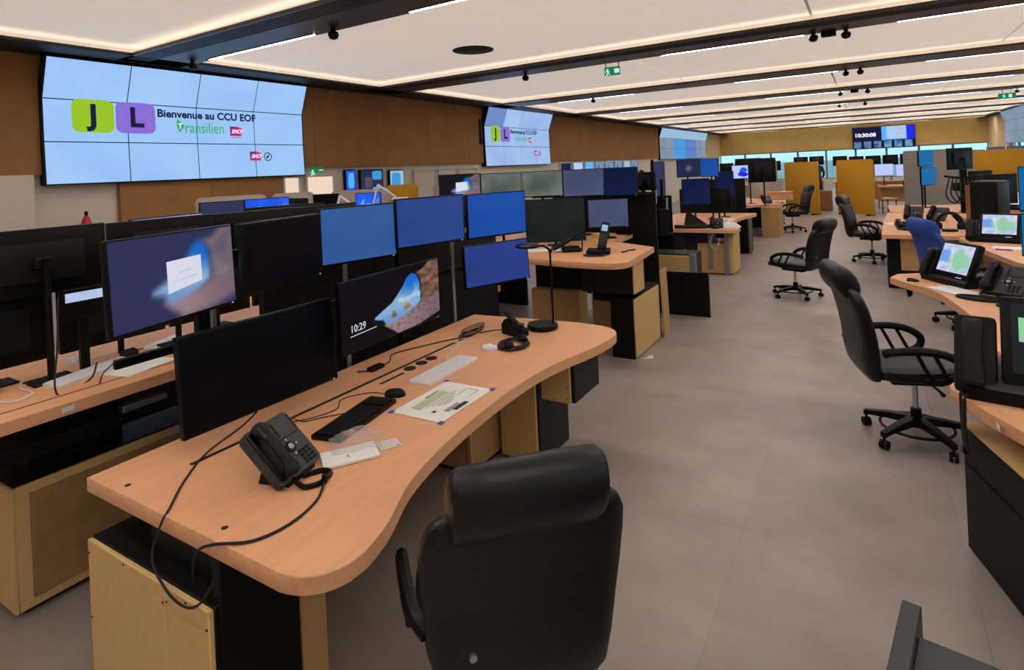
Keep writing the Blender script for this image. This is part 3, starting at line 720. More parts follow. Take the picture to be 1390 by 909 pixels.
# desk A3
Z3 = .74
out3 = [(-3.45, 9.6), (-1.85, 9.56), (-1.76, 9.64)] + [(v.x, v.y) for v in smooth_path([(-1.78, 9.95, 0), (-1.98, 10.6, 0), (-2.06, 11.1, 0), (-2.03, 11.8, 0), (-1.9, 12.4, 0)], 4)] + [(-1.93, 12.6), (-3.5, 12.6)]
d3 = desk('beech desk strewn with black gear in the middle of the left row', (-2.6, 11.0, 0), out3, Z3)
pbox('pedestal_body', d3, -2.62, -2.2, 9.75, 10.1, 0, Z3 - .055, 'laminate_grey'); pbox('steel_post', d3, -2.24, -2.18, 9.7, 9.76, .1, Z3 - .055, 'steel_paint')
pbox('steel_post', d3, -1.98, -1.92, 9.66, 9.72, 0, Z3 - .055, 'steel_paint')
pbox('oak_box', d3, -2.42, -1.97, 9.72, 10.15, .02, .5, 'oak_dark'); pbox('oak_side', d3, -1.94, -1.86, 9.75, 10.3, .02, Z3 - .08, 'oak')
pbox('leg_panel', d3, -2.3, -2.0, 12.0, 12.5, 0, Z3 - .055, 'laminate_black'); pbox('steel_post', d3, -2.0, -1.95, 12.0, 12.06, 0, Z3 - .055, 'steel_paint')
pbox('modesty_panel', d3, -3.3, -3.25, 9.8, 12.4, .05, Z3 - .055, 'laminate_black')
# desk A4, far left
out4 = [(-3.5, 14.1), (-2.62, 14.1), (-2.3, 14.7), (-1.72, 15.1), (-1.95, 15.4), (-1.9, 16.75), (-3.4, 17.6)]
d4 = desk('far beech desk beside the bright blue-flower monitor', (-2.5, 15.5, 0), out4, Z3)
pbox('oak_box', d4, -2.15, -1.75, 14.7, 15.3, 0, Z3 - .06, 'oak_dark'); pbox('leg_panel', d4, -3.3, -2.7, 14.3, 14.5, 0, Z3 - .055, 'laminate_black'); pbox('leg_panel', d4, -3.2, -2.2, 16.6, 16.7, 0, Z3 - .055, 'laminate_black')

# right-hand row
ZC = .74
outC1 = arc_pts(.42, 3.36, .13, 190, 60, 6) + [(1.3, 3.75), (1.75, 2.2), (1.5, .9), (1.05, .9), (.95, 1.6), (.78, 2.25), (.56, 2.78), (.40, 3.08)]
c1 = desk('beech desk corner at the right edge with an oak-topped black cabinet under it', (.9, 2.6, 0), outC1[::-1] if False else outC1, ZC)
o = obj('drawer_unit', box(bm_new(), 0, .5, -.72, 0, 0, .57, .004), 'laminate_black', c1); o.location = (.335 - .9, 3.375 - 2.6, 0); o.rotation_euler = (0, 0, math.radians(16))
p = obj('drawer_unit_top', box(bm_new(), -.004, .5, -.72, .004, .57, .582, .002), 'oak', c1); p.location = o.location; p.rotation_euler = o.rotation_euler
p = obj('drawer_front', box(bm_new(), -.006, 0, -.70, -.02, .03, .40, .002), 'laminate_black', c1); p.location = o.location; p.rotation_euler = o.rotation_euler
p = obj('lift_column', box(bm_new(), .12, .3, -.55, -.15, .58, ZC - .055), 'plastic_dark', c1); p.location = o.location; p.rotation_euler = o.rotation_euler
o = pbox('name_plate', c1, .415, .419, 3.0, 3.05, ZC - .04, ZC - .02, 'white_plastic', 0); 
outC2 = [(v.x, v.y) for v in smooth_path([(.14, 6.12, 0), (.22, 5.95, 0), (.42, 5.6, 0), (.52, 5.1, 0), (.57, 4.6, 0), (.56, 4.1, 0), (.66, 3.75, 0)], 4)] + [(.95, 3.85), (1.6, 4.05), (1.75, 5.2), (1.5, 6.3), (.4, 6.42), (.2, 6.3)]
c2 = desk('curved beech desk with map terminal on the right of the aisle', (1.0, 5.2, 0), outC2, ZC)
pbox('leg_panel', c2, 1.1, 1.5, 5.2, 6.1, 0, ZC - .055, 'laminate_black'); pbox('leg_panel', c2, 1.0, 1.5, 4.1, 4.5, 0, ZC - .055, 'laminate_black'); pbox('edge_handle', c2, .45, .475, 5.48, 5.62, ZC - .075, ZC - .05, 'plastic_black')
outC3 = [(.14, 9.27), (.95, 9.22), (1.1, 9.4), (1.2, 12.6), (.3, 12.6), (.2, 11.0)]
c3 = desk('beech desk with black telephones at mid-distance right of the aisle', (.6, 10.8, 0), outC3, ZC)
pbox('oak_panel', c3, .35, .75, 9.36, 9.38, .25, ZC - .06, 'oak_dark'); pbox('pedestal_body', c3, .2, 1.0, 9.38, 9.9, 0, ZC - .055, 'laminate_black'); pbox('leg_panel', c3, .4, 1.0, 12.2, 12.5, 0, ZC - .055, 'laminate_black')
pbox('oak_panel', c3, .8, 1.0, 9.36, 9.38, .1, .6, 'oak_dark')
outE = [(.95, 9.1), (.98, 8.6), (1.08, 7.9), (1.2, 7.2), (1.5, 6.75), (2.3, 6.7), (2.3, 9.12)]
e2 = desk('curved beech desk holding the rear map terminal at the right', (1.7, 8.0, 0), outE, ZC)
pbox('leg_panel', e2, 1.7, 2.1, 7.2, 8.9, 0, ZC - .055, 'laminate_black')
outG = [(2.0, 13.0), (3.6, 13.0), (3.6, 14.2), (2.0, 14.2), (1.9, 13.6)]
g1 = desk('beech desk before the low yellow screen at the right', (2.8, 13.6, 0), outG, ZC)
pbox('leg_panel', g1, 2.2, 2.6, 13.3, 13.9, 0, ZC - .055, 'oak_brown'); pbox('leg_panel', g1, 3.2, 3.5, 13.2, 14.0, 0, ZC - .055, 'oak_brown')

# ------------------------------------------------------------------ monitors
def monitor(p1, p2, z0, z1, mat, label, stand=None, art=None, tilt=0, group=None, bez=.008, post=.075, name='monitor', thin=False, foot=True, frame=None):
    """p1, p2: left and right edge as the viewer of the screen sees it (floor plan); stand: height of the surface it stands on"""
    cx, cy = (p1[0] + p2[0]) / 2, (p1[1] + p2[1]) / 2
    w = math.hypot(p2[0] - p1[0], p2[1] - p1[1]); h = z1 - z0; rz = math.atan2(p2[1] - p1[1], p2[0] - p1[0])
    t = thing(name, label, 'monitor', (cx, cy, z0 if stand is None else stand), rz, group)
    zb = 0 if stand is None else z0 - stand
    X = Matrix.Translation((0, 0, zb)) @ Matrix.Rotation(-tilt, 4, 'X')
    def put(nm, bm, m, par=t):
        bmesh.ops.transform(bm, matrix=X, verts=bm.verts); return obj(nm, bm, m, par)
    put('casing', box(bm_new(), -w / 2, w / 2, -.012, .018, 0, h, .004, 2), 'plastic_black')
    put('back_cover', box(bm_new(), -w * .32, w * .32, .018, .045, h * .2, h * .8, .01, 2), 'plastic_dark')
    s = put('screen', box(bm_new(), -w / 2 + bez, w / 2 - bez, -.0135, -.012, bez * 1.6, h - bez), mat)
    put('power_light', box(bm_new(), w / 2 - .03, w / 2 - .022, -.0135, -.012, .004, .008), 'pic_text')
    if art:
        W_, H_ = w - 2 * bez, h - 2.6 * bez
        for i, (nm, m, pts) in enumerate(art):
            bm = bm_new()
            if callable(m):
                nx, ny = pts; g = [[bm.verts.new((-W_ / 2 + W_ * i_ / nx, -.0138, bez * 1.6 + H_ * j_ / ny)) for i_ in range(nx + 1)] for j_ in range(ny + 1)]
                for j_ in range(ny):
                    for i_ in range(nx): bm.faces.new((g[j_][i_], g[j_][i_ + 1], g[j_ + 1][i_ + 1], g[j_ + 1][i_]))
                bmesh.ops.transform(bm, matrix=X, verts=bm.verts); o = obj(nm, bm, 'screen_picture', s, ang=180)
                ca = o.data.color_attributes.new('Col', 'FLOAT_COLOR', 'POINT')
                for j_ in range(ny + 1):
                    for i_ in range(nx + 1): ca.data[j_ * (nx + 1) + i_].color = lin(tuple(max(0, q) for q in m(i_ / nx, j_ / ny)))
                continue
            elif len(pts) and pts[0] == 'text':
                _, txt, u, v, size, bold = pts
                bm.free(); bm = text_bm(txt, size, bold)
                bm_map(bm, lambda a, b: (-W_ / 2 + u * W_ + a, -.0142 - .0003 * i, bez * 1.6 + v * H_ + b))
            else: flat_poly(bm, [(-W_ / 2 + u * W_, -.0140 - .0003 * i, bez * 1.6 + v * H_) for u, v in pts])
            bmesh.ops.transform(bm, matrix=X, verts=bm.verts); obj(nm, bm, m, s, ang=180)
    if frame is not None:
        put('mount_plate', box(bm_new(), -.06, .06, .045, .055, h * .35, h * .65, .003), 'plastic_dark')
        mid = Vector((cx, cy, 0)); c_, s_ = math.cos(-rz), math.sin(-rz); dx, dy = frame[0] - cx, frame[1] - cy
        tx, ty = dx * c_ - dy * s_, dx * s_ + dy * c_
        obj('mount_arm', tube(bm_new(), [(0, .05, zb + h / 2), (tx * .5, .05 + (ty - .05) * .6, zb + h / 2), (tx, ty, frame[2] - t.location.z)], .018, 8), 'plastic_black', t)
    elif stand is not None:
        put('mount_arm', box(bm_new(), -.035, .035, .045, post, h * .42, h * .58, .005), 'plastic_dark')
        obj('stand_post', cyl(bm_new(), (0, post + .012, 0), .016, zb + h * .56, 10), 'aluminium' if thin else 'plastic_black', t)
        if foot: obj('stand_foot', box(bm_new(), -.09, .09, post - .06, post + .07, 0, .012, .004), 'plastic_black', t)
    return t
def smooth(a, b, x):
    t = max(0, min(1, (x - a) / (b - a))); return t * t * (3 - 2 * t)
def sdf(poly, x, y, ax=1.0):
    d = 1e9; ins = False; n = len(poly)
    for i in range(n):
        x1, y1 = poly[i]; x2, y2 = poly[(i + 1) % n]
        ex, ey = (x2 - x1) * ax, y2 - y1; wx, wy = (x - x1) * ax, y - y1
        t = max(0, min(1, (wx * ex + wy * ey) / (ex * ex + ey * ey + 1e-12)))
        d = min(d, math.hypot(wx - ex * t, wy - ey * t))
        if (y1 > y) != (y2 > y) and x < (x2 - x1) * (y - y1) / (y2 - y1) + x1: ins = not ins
    return d if ins else -d
def mixc(a, b, t): return tuple(p + (q - p) * t for p, q in zip(a, b))
P_SKY = [(.29, .36), (.36, .42), (.46, .50), (.52, .60), (.585, .72), (.62, .82), (.68, .88), (.73, .84), (.765, .72), (.775, .55), (.77, .38), (.62, .2), (.45, .12), (.40, .18), (.37, .28), (.29, .33)]
P_SAND = [(.37, .20), (.45, .19), (.60, .25), (.77, .36), (1.02, .44), (1.02, .10), (.75, .0), (.52, -.02), (.46, .08)]
P_ROCK = [(.72, .87), (.80, .90), (.90, 1.02), (1.02, 1.02), (1.02, .42), (.88, .37), (.80, .33), (.775, .37), (.785, .55), (.78, .74), (.745, .84)]
P_I1 = [(.45, .265), (.462, .36), (.475, .40), (.49, .35), (.51, .30), (.505, .265)]; P_I2 = [(.58, .325), (.59, .42), (.60, .50), (.615, .44), (.64, .44), (.655, .38), (.665, .34)]
def cave(base, blur, bright=1.0, crisp=False):
    from mathutils import noise as NZ
    def f(u, v):
        c = base
        sky = mixc((132, 172, 212), (24, 104, 196), smooth(.45, .8, v + (u - .6) * .5)); sky = mixc((110, 150, 200), sky, smooth(.26, .40, v))
        if crisp: sky = mixc(sky, (215, 226, 238), .55 * smooth(.1, .4, NZ.noise((u * 9, v * 7, 1))) * smooth(.8, .5, v) * smooth(.38, .5, v))
        c = mixc(c, sky, smooth(-blur, blur, sdf(P_SKY, u, v, 2)))
        sand = mixc((150, 124, 128), (120, 96, 108), smooth(.5, .95, u)); sand = mixc(sand, (104, 112, 170), smooth(.30, .42, v) * .5)
        if crisp: sand = mixc(sand, (92, 70, 66), .5 * smooth(.0, .4, NZ.noise((u * 26, v * 20, 3))))
        c = mixc(c, sand, smooth(-blur, blur, sdf(P_SAND, u, v, 2)))
        k = NZ.noise((u * (14 if crisp else 5), v * (12 if crisp else 5), 5)) * .5 + .5
        rock = mixc((60, 40, 38), (166, 122, 98), k) if crisp else mixc((78, 70, 92), (150, 130, 128), k)
        c = mixc(c, rock, smooth(-blur, blur, sdf(P_ROCK, u, v, 2)))
        if crisp:
            for q in (P_I1, P_I2): c = mixc(c, mixc((120, 96, 70), (190, 168, 120), smooth(.3, .46, v)), smooth(-.008, .008, sdf(q, u, v, 2)))
        return tuple(x * bright for x in c)
    return f
def haze(u, v): return mixc((34, 38, 70), (96, 92, 118), smooth(.30, .05, math.hypot((u - .5) * 1.4, (v - .48))))
def blob(pts, n=5): return [(v.x, v.y) for v in smooth_path([(p[0], p[1], 0) for p in pts], n, True)]
CAVE = [('cave_sky', 'pic_sky', blob([(.25, .46), (.33, .55), (.48, .60), (.55, .72), (.62, .86), (.70, .88), (.75, .78), (.76, .6), (.74, .44), (.6, .3), (.45, .22), (.36, .3), (.31, .42)])),
        ('cave_blue', 'pic_deepblue', blob([(.54, .66), (.62, .85), (.69, .87), (.745, .76), (.75, .58), (.72, .46), (.6, .45)])),
        ('cave_sand', 'pic_sand', blob([(.36, .26), (.55, .36), (.75, .44), (.9, .55), (1.0, .62), (1.0, .3), (.78, .18), (.55, .08), (.44, .14)])),
        ('cave_rock', 'pic_rock_soft', blob([(.78, .72), (.86, .8), (.99, .82), (1.0, .6), (.93, .36), (.8, .42), (.76, .55)]))]
DIALOG = [('dialog_box', 'scr_white', [(.405, .30), (.695, .38), (.695, .70), (.405, .68)]), ('dialog_lines', 'map_light', [(.5, .52), (.6, .535), (.6, .55), (.5, .535)]), ('dialog_lines', 'map_light', [(.44, .42), (.66, .46), (.66, .475), (.44, .435)])]
LOCK = [('cave_sky', 'pic_sky', [(.29, .36), (.36, .42), (.46, .50), (.52, .60), (.585, .72), (.62, .82), (.68, .88), (.73, .84), (.765, .72), (.77, .55), (.765, .38), (.60, .26), (.45, .20), (.38, .2), (.36, .28), (.29, .33)]),
        ('deep_sky', 'pic_deepblue', [(.56, .66), (.62, .81), (.68, .87), (.725, .83), (.755, .72), (.765, .52), (.68, .60), (.62, .6)]),
        ('sea', 'pic_sea', [(.36, .28), (.56, .33), (.765, .40), (.765, .34), (.60, .25), (.45, .19), (.38, .19)]),
        ('beach', 'pic_sand', [(.38, .2), (.45, .19), (.60, .25), (.765, .35), (.99, .42), (.99, .12), (.70, .02), (.52, .02), (.46, .1)]),
        ('rock_wall', 'pic_rock', [(.70, .88), (.80, .90), (.99, .98), (.99, .40), (.88, .37), (.80, .33), (.775, .37), (.78, .55), (.775, .74), (.735, .85)]),
        ('sea_stack', 'pic_isle', [(.45, .27), (.46, .36), (.475, .40), (.49, .36), (.51, .30), (.5, .27)]), ('sea_stack', 'pic_isle', [(.58, .33), (.585, .42), (.60, .50), (.615, .44), (.64, .44), (.655, .38), (.66, .345)]),
        ('clock_text', 'pic_text', ('text', '10:29', .065, .27, .052, .0006)), ('date_line', 'pic_text', [(.065, .21), (.30, .225), (.30, .236), (.065, .222)])]
FLOWER = [('petal', 'scr_vivid', blob([(.3, .2), (.35, .6), (.5, .85), (.7, .7), (.62, .4), (.5, .2)])), ('petal', 'scr_royal', blob([(.25, .3), (.4, .5), (.6, .45), (.75, .3), (.6, .12), (.4, .15)]))]
BLOOM = [('bloom', 'scr_sky', blob([(.1, .1), (.2, .6), (.35, .75), (.3, .4), (.5, .3), (.35, .12)])), ('bloom', 'scr_midblue', blob([(.6, .3), (.8, .7), (.95, .8), (.9, .4), (.75, .2)])), ('login_text', 'pic_text', [(.42, .5), (.58, .5), (.58, .58), (.42, .58)])]
HAZE = [('pale_shape', 'pic_rock_soft', blob([(.3, .2), (.28, .6), (.5, .85), (.7, .6), (.66, .3), (.5, .12)]))]
gA = 'monitors on the near desk'
monitor((-2.356, 1.025), (-2.506, 1.613), 1.30, 1.66, 'scr_navy_lit', 'near monitor showing a blurred cave picture with a white dialog box', None, [('wallpaper', cave((44, 48, 84), .07), (44, 26))] + DIALOG, math.radians(2), gA, frame=(-2.64, 1.4, 1.5))
monitor((-2.316, 1.53), (-2.467, 2.08), 1.35, 1.67, 'scr_off', 'black switched-off monitor between the cave picture and the blue monitors', None, None, 0, gA, thin=True, frame=(-2.64, 1.83, 1.5))
monitor((-2.585, 2.178), (-2.47, 2.655), 1.36, 1.685, 'scr_blue_a', 'leftmost of the three upper blue monitors on the near desk', None, None, 0, gA, thin=True, frame=(-2.64, 2.42, 1.5))
monitor((-2.43, 2.618), (-2.289, 3.114), 1.40, 1.705, 'scr_blue_b', 'middle one of the three upper blue monitors on the near desk', None, None, 0, gA, post=.1, frame=(-2.64, 2.9, 1.5))
monitor((-2.411, 3.321), (-2.221, 3.811), 1.37, 1.69, 'scr_blue_c', 'rightmost upper blue monitor on the near desk, above another blue one', None, None, 0, gA, thin=True, foot=False, frame=(-2.64, 3.5, 1.5))
monitor((-2.435, 3.30), (-2.226, 3.84), 1.02, 1.325, 'scr_blue_d', 'lower blue monitor behind the black desk lamp', None, None, math.radians(3), gA, thin=True, post=.06, frame=(-2.64, 3.5, 1.12))
monitor((-2.345, 1.261), (-2.33, 2.03), .84, 1.245, 'scr_off', 'large black switched-off monitor at the left of the near desk', None, None, math.radians(4), gA, frame=(-2.64, 1.65, 1.12))
monitor((-2.243, 1.985), (-2.294, 2.82), .965, 1.33, 'pic_dark', 'wide lock-screen monitor with beach cave photo and clock', None, [('wallpaper', cave((7, 6, 11), .008, 1.0, True), (150, 66))] + LOCK[7:], 0, gA, .006, frame=(-2.64, 2.45, 1.12))
# back-to-back row B: we see the casings from behind
gB = 'monitor backs on the raised left desk'
ord_ = ['first', 'second', 'third', 'fourth', 'fifth', 'sixth']
for i in range(4):
    y = .92 + i * .625
    monitor((-3.5 - .03 * i, y + .6), (-3.5 - .03 * i, y), 1.345 - .005 * i, 1.67 - .008 * i, 'scr_off', 'back of an upper black monitor on the raised left desk, %s from the left' % ord_[i], ZBK, None, 0, gB, post=.1)
for i in range(5):
    y = .78 + i * .56
    monitor((-3.62, y + .53), (-3.62, y), 1.0, 1.345, 'scr_off', 'back of a lower black monitor on the raised left desk, %s from the left' % ord_[i], ZBK, None, 0, gB, post=.05, foot=(i % 2 == 0))
for i in range(2):
    y = 3.72 + i * .62
    monitor((-3.45, y + .58), (-3.35, y), 1.3, 1.62, 'scr_off', ['back of a dark monitor behind the upper blue monitors', 'back of another dark monitor behind the lower blue monitor'][i], .74, None, 0, gB)
dBx = desk('dark-legged beech desk hidden behind the blue monitors', (-3.7, 4.2, 0), [(-3.05, 3.62), (-3.05, 4.7), (-4.2, 4.7), (-4.2, 3.62)], .74)
pbox('leg_panel', dBx, -3.9, -3.3, 3.8, 3.84, 0, .69, 'laminate_black'); pbox('leg_panel', dBx, -3.9, -3.3, 4.5, 4.54, 0, .69, 'laminate_black'); pbox('modesty_panel', dBx, -3.12, -3.1, 3.7, 4.6, .02, .69, 'laminate_black')
# A2 group
d2b = desk('raised beech desk to the left of the rounded-corner desk', (-4.2, 6.4, 0), [(-4.9, 5.75), (-3.85, 5.75), (-3.85, 7.0), (-4.9, 7.0)], .94)
pbox('leg_panel', d2b, -4.8, -4.0, 5.9, 5.95, 0, .89, 'laminate_black'); pbox('leg_panel', d2b, -4.8, -4.0, 6.8, 6.85, 0, .89, 'laminate_black')
gC = 'monitors above the raised middle desk'
monitor((-4.537, 5.70), (-4.077, 5.947), 1.50, 1.825, 'pic_dark', 'distant monitor with cave picture and white box, above the near blue monitors', .94, [('wallpaper', cave((16, 18, 26), .07), (30, 18))] + DIALOG[:1], 0, gC)
monitor((-4.077, 5.947), (-3.648, 6.208), 1.50, 1.815, 'scr_green', 'left of two grey-green monitors above the raised middle desk', .94, None, 0, gC)
monitor((-3.642, 6.21), (-3.212, 6.473), 1.495, 1.815, 'scr_green', 'right of two grey-green monitors above the raised middle desk', 1.0, None, 0, gC)
monitor((-3.167, 6.384), (-2.742, 6.642), 1.48, 1.815, 'scr_slate_lit', 'slate-grey monitor in the upper row above the raised middle desk', 1.0, None, 0, gC)
monitor((-2.737, 6.645), (-2.316, 6.667), 1.47, 1.815, 'scr_navy', 'dark navy monitor at the right end of that upper row', 1.0, None, 0, gC)
monitor((-3.17, 5.445), (-2.619, 5.781), 1.045, 1.515, 'scr_deep_green', 'large dark-green monitor low on the raised middle desk', 1.0, None, math.radians(5), gC)
monitor((-2.756, 6.165), (-2.358, 6.408), 1.13, 1.46, 'scr_slate_lit', 'slate-grey lower monitor behind the handset on the raised middle desk', 1.0, None, 0, gC)
t = thing('monitor_rail', 'black rail carrying the monitors above the raised middle desk', 'rail', (-3.0, 6.72, 1.0))
obj('crossbar', tube(bm_new(), [(-.72, -.12, .475), (0, .02, .475), (.78, .12, .475)], .014, 6), 'plastic_dark', t)
for x in (-.5, .35): obj('upright', cyl(bm_new(), (x, .06, 0), .018, .5, 8), 'plastic_black', t)
# A3 group
gD = 'monitors on the middle left desk'
monitor((-3.057, 11.015), (-2.676, 11.246), 1.55, 1.885, 'scr_navy_lit', 'dark monitor with a pale blurred shape on the middle left desk', Z3, [('wallpaper', haze, (24, 14))], 0, gD)
monitor((-2.67, 11.25), (-2.336, 11.219), 1.54, 1.88, 'scr_blue_c', 'small bright blue monitor on the middle left desk', Z3, None, 0, gD)
monitor((-2.717, 10.051), (-2.306, 10.301), 1.10, 1.545, 'scr_navy', 'lower dark navy monitor on the middle left desk', Z3, None, 0, gD)
monitor((-3.33, 10.3), (-3.12, 10.45), 1.15, 1.87, 'scr_slate', 'tall narrow slate monitor left of the pale-shape one', Z3, None, 0, gD)
monitor((-2.5, 11.6), (-2.18, 11.75), 1.15, 1.62, 'scr_navy', 'dark monitor below the small bright blue one', Z3, None, 0, gD)
monitor((-2.05, 10.75), (-2.45, 10.72), .95, 1.35, 'scr_off', 'black monitor turned away on the middle left desk', Z3, None, 0, gD)
t = thing('equipment_rack', 'black open rack with silver monitor arms between the left desks', 'rack', (-2.8, 8.62, 0), .3)
obj('frame', box(bm_new(), -.28, .3, 0, .05, 0, 1.35, .006), 'plastic_black', t); obj('side', box(bm_new(), -.3, -.25, -.3, .05, 0, 1.5, .006), 'plastic_black', t)
for x, z0, z1 in ((-.12, 1.15, 1.75), (.04, 1.2, 1.9), (.16, 1.1, 1.6)): obj('pole', cyl(bm_new(), (x, -.04, z0), .022, z1 - z0, 8), 'plastic_black', t)
for x, z in ((-.1, 1.35), (.05, 1.42), (.2, 1.3)): obj('arm', tube(bm_new(), [(x, -.07, z), (x + .03, -.14, z + .02), (x + .02, -.16, z - .18)], .014, 6), 'aluminium', t)
obj('shelf', box(bm_new(), -.28, .3, -.3, .05, .78, .80), 'plastic_dark', t)
for i in range(3): obj('unit', box(bm_new(), -.24 + .17 * i, -.09 + .17 * i, -.28, .02, .80, 1.16, .005), 'plastic_matte', t)
monitor((-2.62, 8.30), (-2.95, 8.50), 1.45, 1.72, 'scr_off', 'back of a small black monitor on the open rack', 1.35, None, 0, gD, foot=False, post=.05)
# A4
gE = 'monitors on the far left desk'
monitor((-2.68, 14.25), (-2.24, 14.5), 1.385, 1.70, 'scr_bright', 'bright monitor with a blue flower wallpaper on the far left desk', Z3, FLOWER, 0, gE)
monitor((-1.80, 14.75), (-2.35, 14.42), 1.28, 1.84, 'scr_off', 'back of a large black monitor on the far left desk, right of the flower one', Z3, None, 0, gE)
monitor((-2.2, 15.4), (-2.75, 15.1), 1.4, 1.85, 'scr_off', 'back of a black monitor behind the flower wallpaper monitor', Z3, None, 0, gE)
# rows at the far left (D)
dD1 = desk('beech desk in front of the brown felt wall', (-5.5, 3.9, 0), [(-5.95, 2.9), (-4.7, 2.9), (-4.7, 4.3), (-5.95, 4.3)], .74)
pbox('leg_panel', dD1, -5.9, -4.9, 3.0, 3.04, 0, .69, 'laminate_black'); pbox('leg_panel', dD1, -5.9, -4.9, 4.2, 4.24, 0, .69, 'laminate_black')
dD2 = desk('beech desk near the lit doors of the left wall', (-5.8, 5.4, 0), [(-6.25, 4.75), (-5.0, 4.75), (-5.0, 5.52), (-6.25, 5.52)], .74)
pbox('leg_panel', dD2, -6.15, -5.2, 4.82, 4.86, 0, .69, 'laminate_black'); pbox('leg_panel', dD2, -6.15, -5.2, 5.42, 5.46, 0, .69, 'laminate_black')
gF = 'monitors in front of the left wall'
monitor((-5.886, 3.443), (-5.764, 3.92), 1.35, 1.66, 'scr_slate', 'slate-grey monitor under the large video wall', .74, None, 0, gF)
monitor((-5.49, 3.684), (-5.40, 4.16), 1.35, 1.67, 'scr_vivid', 'vivid blue login monitor under the large video wall', .74, BLOOM, 0, gF)
monitor((-4.78, 4.11), (-5.02, 3.38), 1.27, 1.605, 'scr_off', 'back of a wide black monitor before the vivid blue login one', .74, None, 0, gF)
monitor((-6.1, 5.07), (-5.82, 5.25), 1.30, 1.65, 'scr_off', 'small black monitor beside the beige screen near the lit doors', .74, None, 0, gF)
monitor((-5.63, 5.35), (-5.35, 5.525), 1.30, 1.64, 'scr_vivid', 'small vivid blue monitor near the lit doors', .74, BLOOM, 0, gF)
monitor((-5.85, 4.78), (-6.3, 4.85), 1.30, 1.62, 'scr_off', 'back of a black monitor below the lit doors', .74, None, 0, gF)
monitor((-4.45, 2.10), (-4.56, 2.68), 1.28, 1.625, 'scr_lav', 'pale lavender monitor almost hidden behind the black monitor backs', .74, None, 0, gF)
dD3 = desk('narrow beech desk behind the row of black monitor backs', (-4.5, 2.2, 0), [(-4.75, 1.5), (-4.3, 1.5), (-4.3, 2.85), (-4.75, 2.85)], .74)
pbox('leg_panel', dD3, -4.7, -4.35, 1.6, 1.64, 0, .69, 'laminate_black'); pbox('leg_panel', dD3, -4.7, -4.35, 2.7, 2.74, 0, .69, 'laminate_black')
def partition(p1, p2, z0, z1, mat, label, feet=True, th=.05, r=.06):
    cx, cy = (p1[0] + p2[0]) / 2, (p1[1] + p2[1]) / 2; w = math.hypot(p2[0] - p1[0], p2[1] - p1[1]); rz = math.atan2(p2[1] - p1[1], p2[0] - p1[0])
    t = thing('acoustic_screen', label, 'partition', (cx, cy, 0), rz, 'felt partition screens')
    bm = prism(bm_new(), [(x, z) for x, z in rrect(-w / 2, z0, w / 2, z1, r)], -th / 2, th / 2, .008, 2)
    bmesh.ops.rotate(bm, cent=(0, 0, 0), matrix=Matrix.Rotation(PI / 2, 3, 'X'), verts=bm.verts)
    p = obj('felt_board', bm, mat, t)
    for x in (-w * .38, w * .38): obj('foot', box(bm_new(), x - .03, x + .03, -.16, .16, 0, max(z0, .012) + .01, .003), 'plastic_dark', t)
    if mat == 'yellow_felt':
        for x in (-w * .4, -w * .3, w * .3, w * .4): obj('rivet', cyl(bm_new(), (x, -th / 2 - .004, z1 - .12), .012, .006, 8, 'y'), 'yellow_plastic', p)
    return t
partition((-6.40, 3.70), (-6.02, 4.33), .05, 1.70, 'beige_felt', 'beige rounded screen behind the slate monitor under the video wall')
partition((-6.75, 4.95), (-6.3, 5.25), .05, 1.68, 'beige_felt', 'beige rounded screen below the lit doors')
partition((-6.36, 5.60), (-5.66, 6.03), .05, 1.67, 'beige_felt', 'beige rounded screen right of the small black monitor')
partition((-6.34, 6.68), (-5.93, 6.93), .05, 1.70, 'yellow_felt', 'small yellow screen below the wall pictures on the left')
partition((-5.6, 6.9), (-5.1, 7.2), .05, 1.68, 'beige_felt', 'beige screen right of the small yellow one on the left')
partition((-3.95, 10.6), (-3.6, 10.8), .05, 1.72, 'yellow_felt', 'small yellow screen behind the rack of arms')
partition((-2.31, 21.25), (-1.27, 20.18), .03, 1.655, 'yellow_felt', 'tall yellow screen at the left of the far aisle')
partition((-.78, 20.68), (.17, 19.96), .03, 1.66, 'yellow_felt', 'tall yellow screen at the right of the far aisle')
partition((.85, 18.45), (2.15, 17.3), .03, 1.85, 'grey_felt', 'tall grey screen behind the cyan monitors')
partition((2.45, 19.5), (3.55, 18.5), .03, 1.78, 'yellow_felt', 'wide yellow screen at the far right')
partition((-3.3, 20.2), (-2.4, 19.9), .03, 1.78, 'grey_felt', 'pale grey screen left of the far yellow screen')
partition((-2.75, 17.3), (-2.0, 17.8), .03, 1.25, 'beige_felt', 'low beige screen behind the far left chair')

def filler(label, p1, p2, z0, z1, posts=True):  # black panels added as stand-ins for the dark gear behind the desks
    cx, cy = (p1[0] + p2[0]) / 2, (p1[1] + p2[1]) / 2; w = math.hypot(p2[0] - p1[0], p2[1] - p1[1])
    t = thing('black_filler', label, 'filler', (cx, cy, 0), math.atan2(p2[1] - p1[1], p2[0] - p1[0]), 'black divider panels between desks')
    obj('panel', box(bm_new(), -w / 2, w / 2, -.02, .02, z0, z1, .004), 'plastic_matte', t)
    for x in (-w / 2 + .05, w / 2 - .05): obj('post', box(bm_new(), x - .02, x + .02, -.018, .018, 0, z0 + .01), 'plastic_black', t)
filler('black filler panel behind the lock-screen and blue monitors of the near desk', (-2.8, 1.95), (-2.8, 4.25), .25, 1.36)
filler('black filler panel behind the monitors of the middle left desk', (-3.5, 12.75), (-2.35, 12.75), .2, 1.25)
filler('black filler panel between the middle left and far left desks', (-3.3, 13.95), (-2.35, 13.95), .2, 1.40)
filler('black filler panel behind the raised middle desk', (-3.6, 6.95), (-2.2, 6.95), .2, 1.5)
t = thing('black_tower', 'tall black box with oak side standing on the desk behind the telephones', 'cabinet', (1.5, 10.9, .74), math.radians(-30))
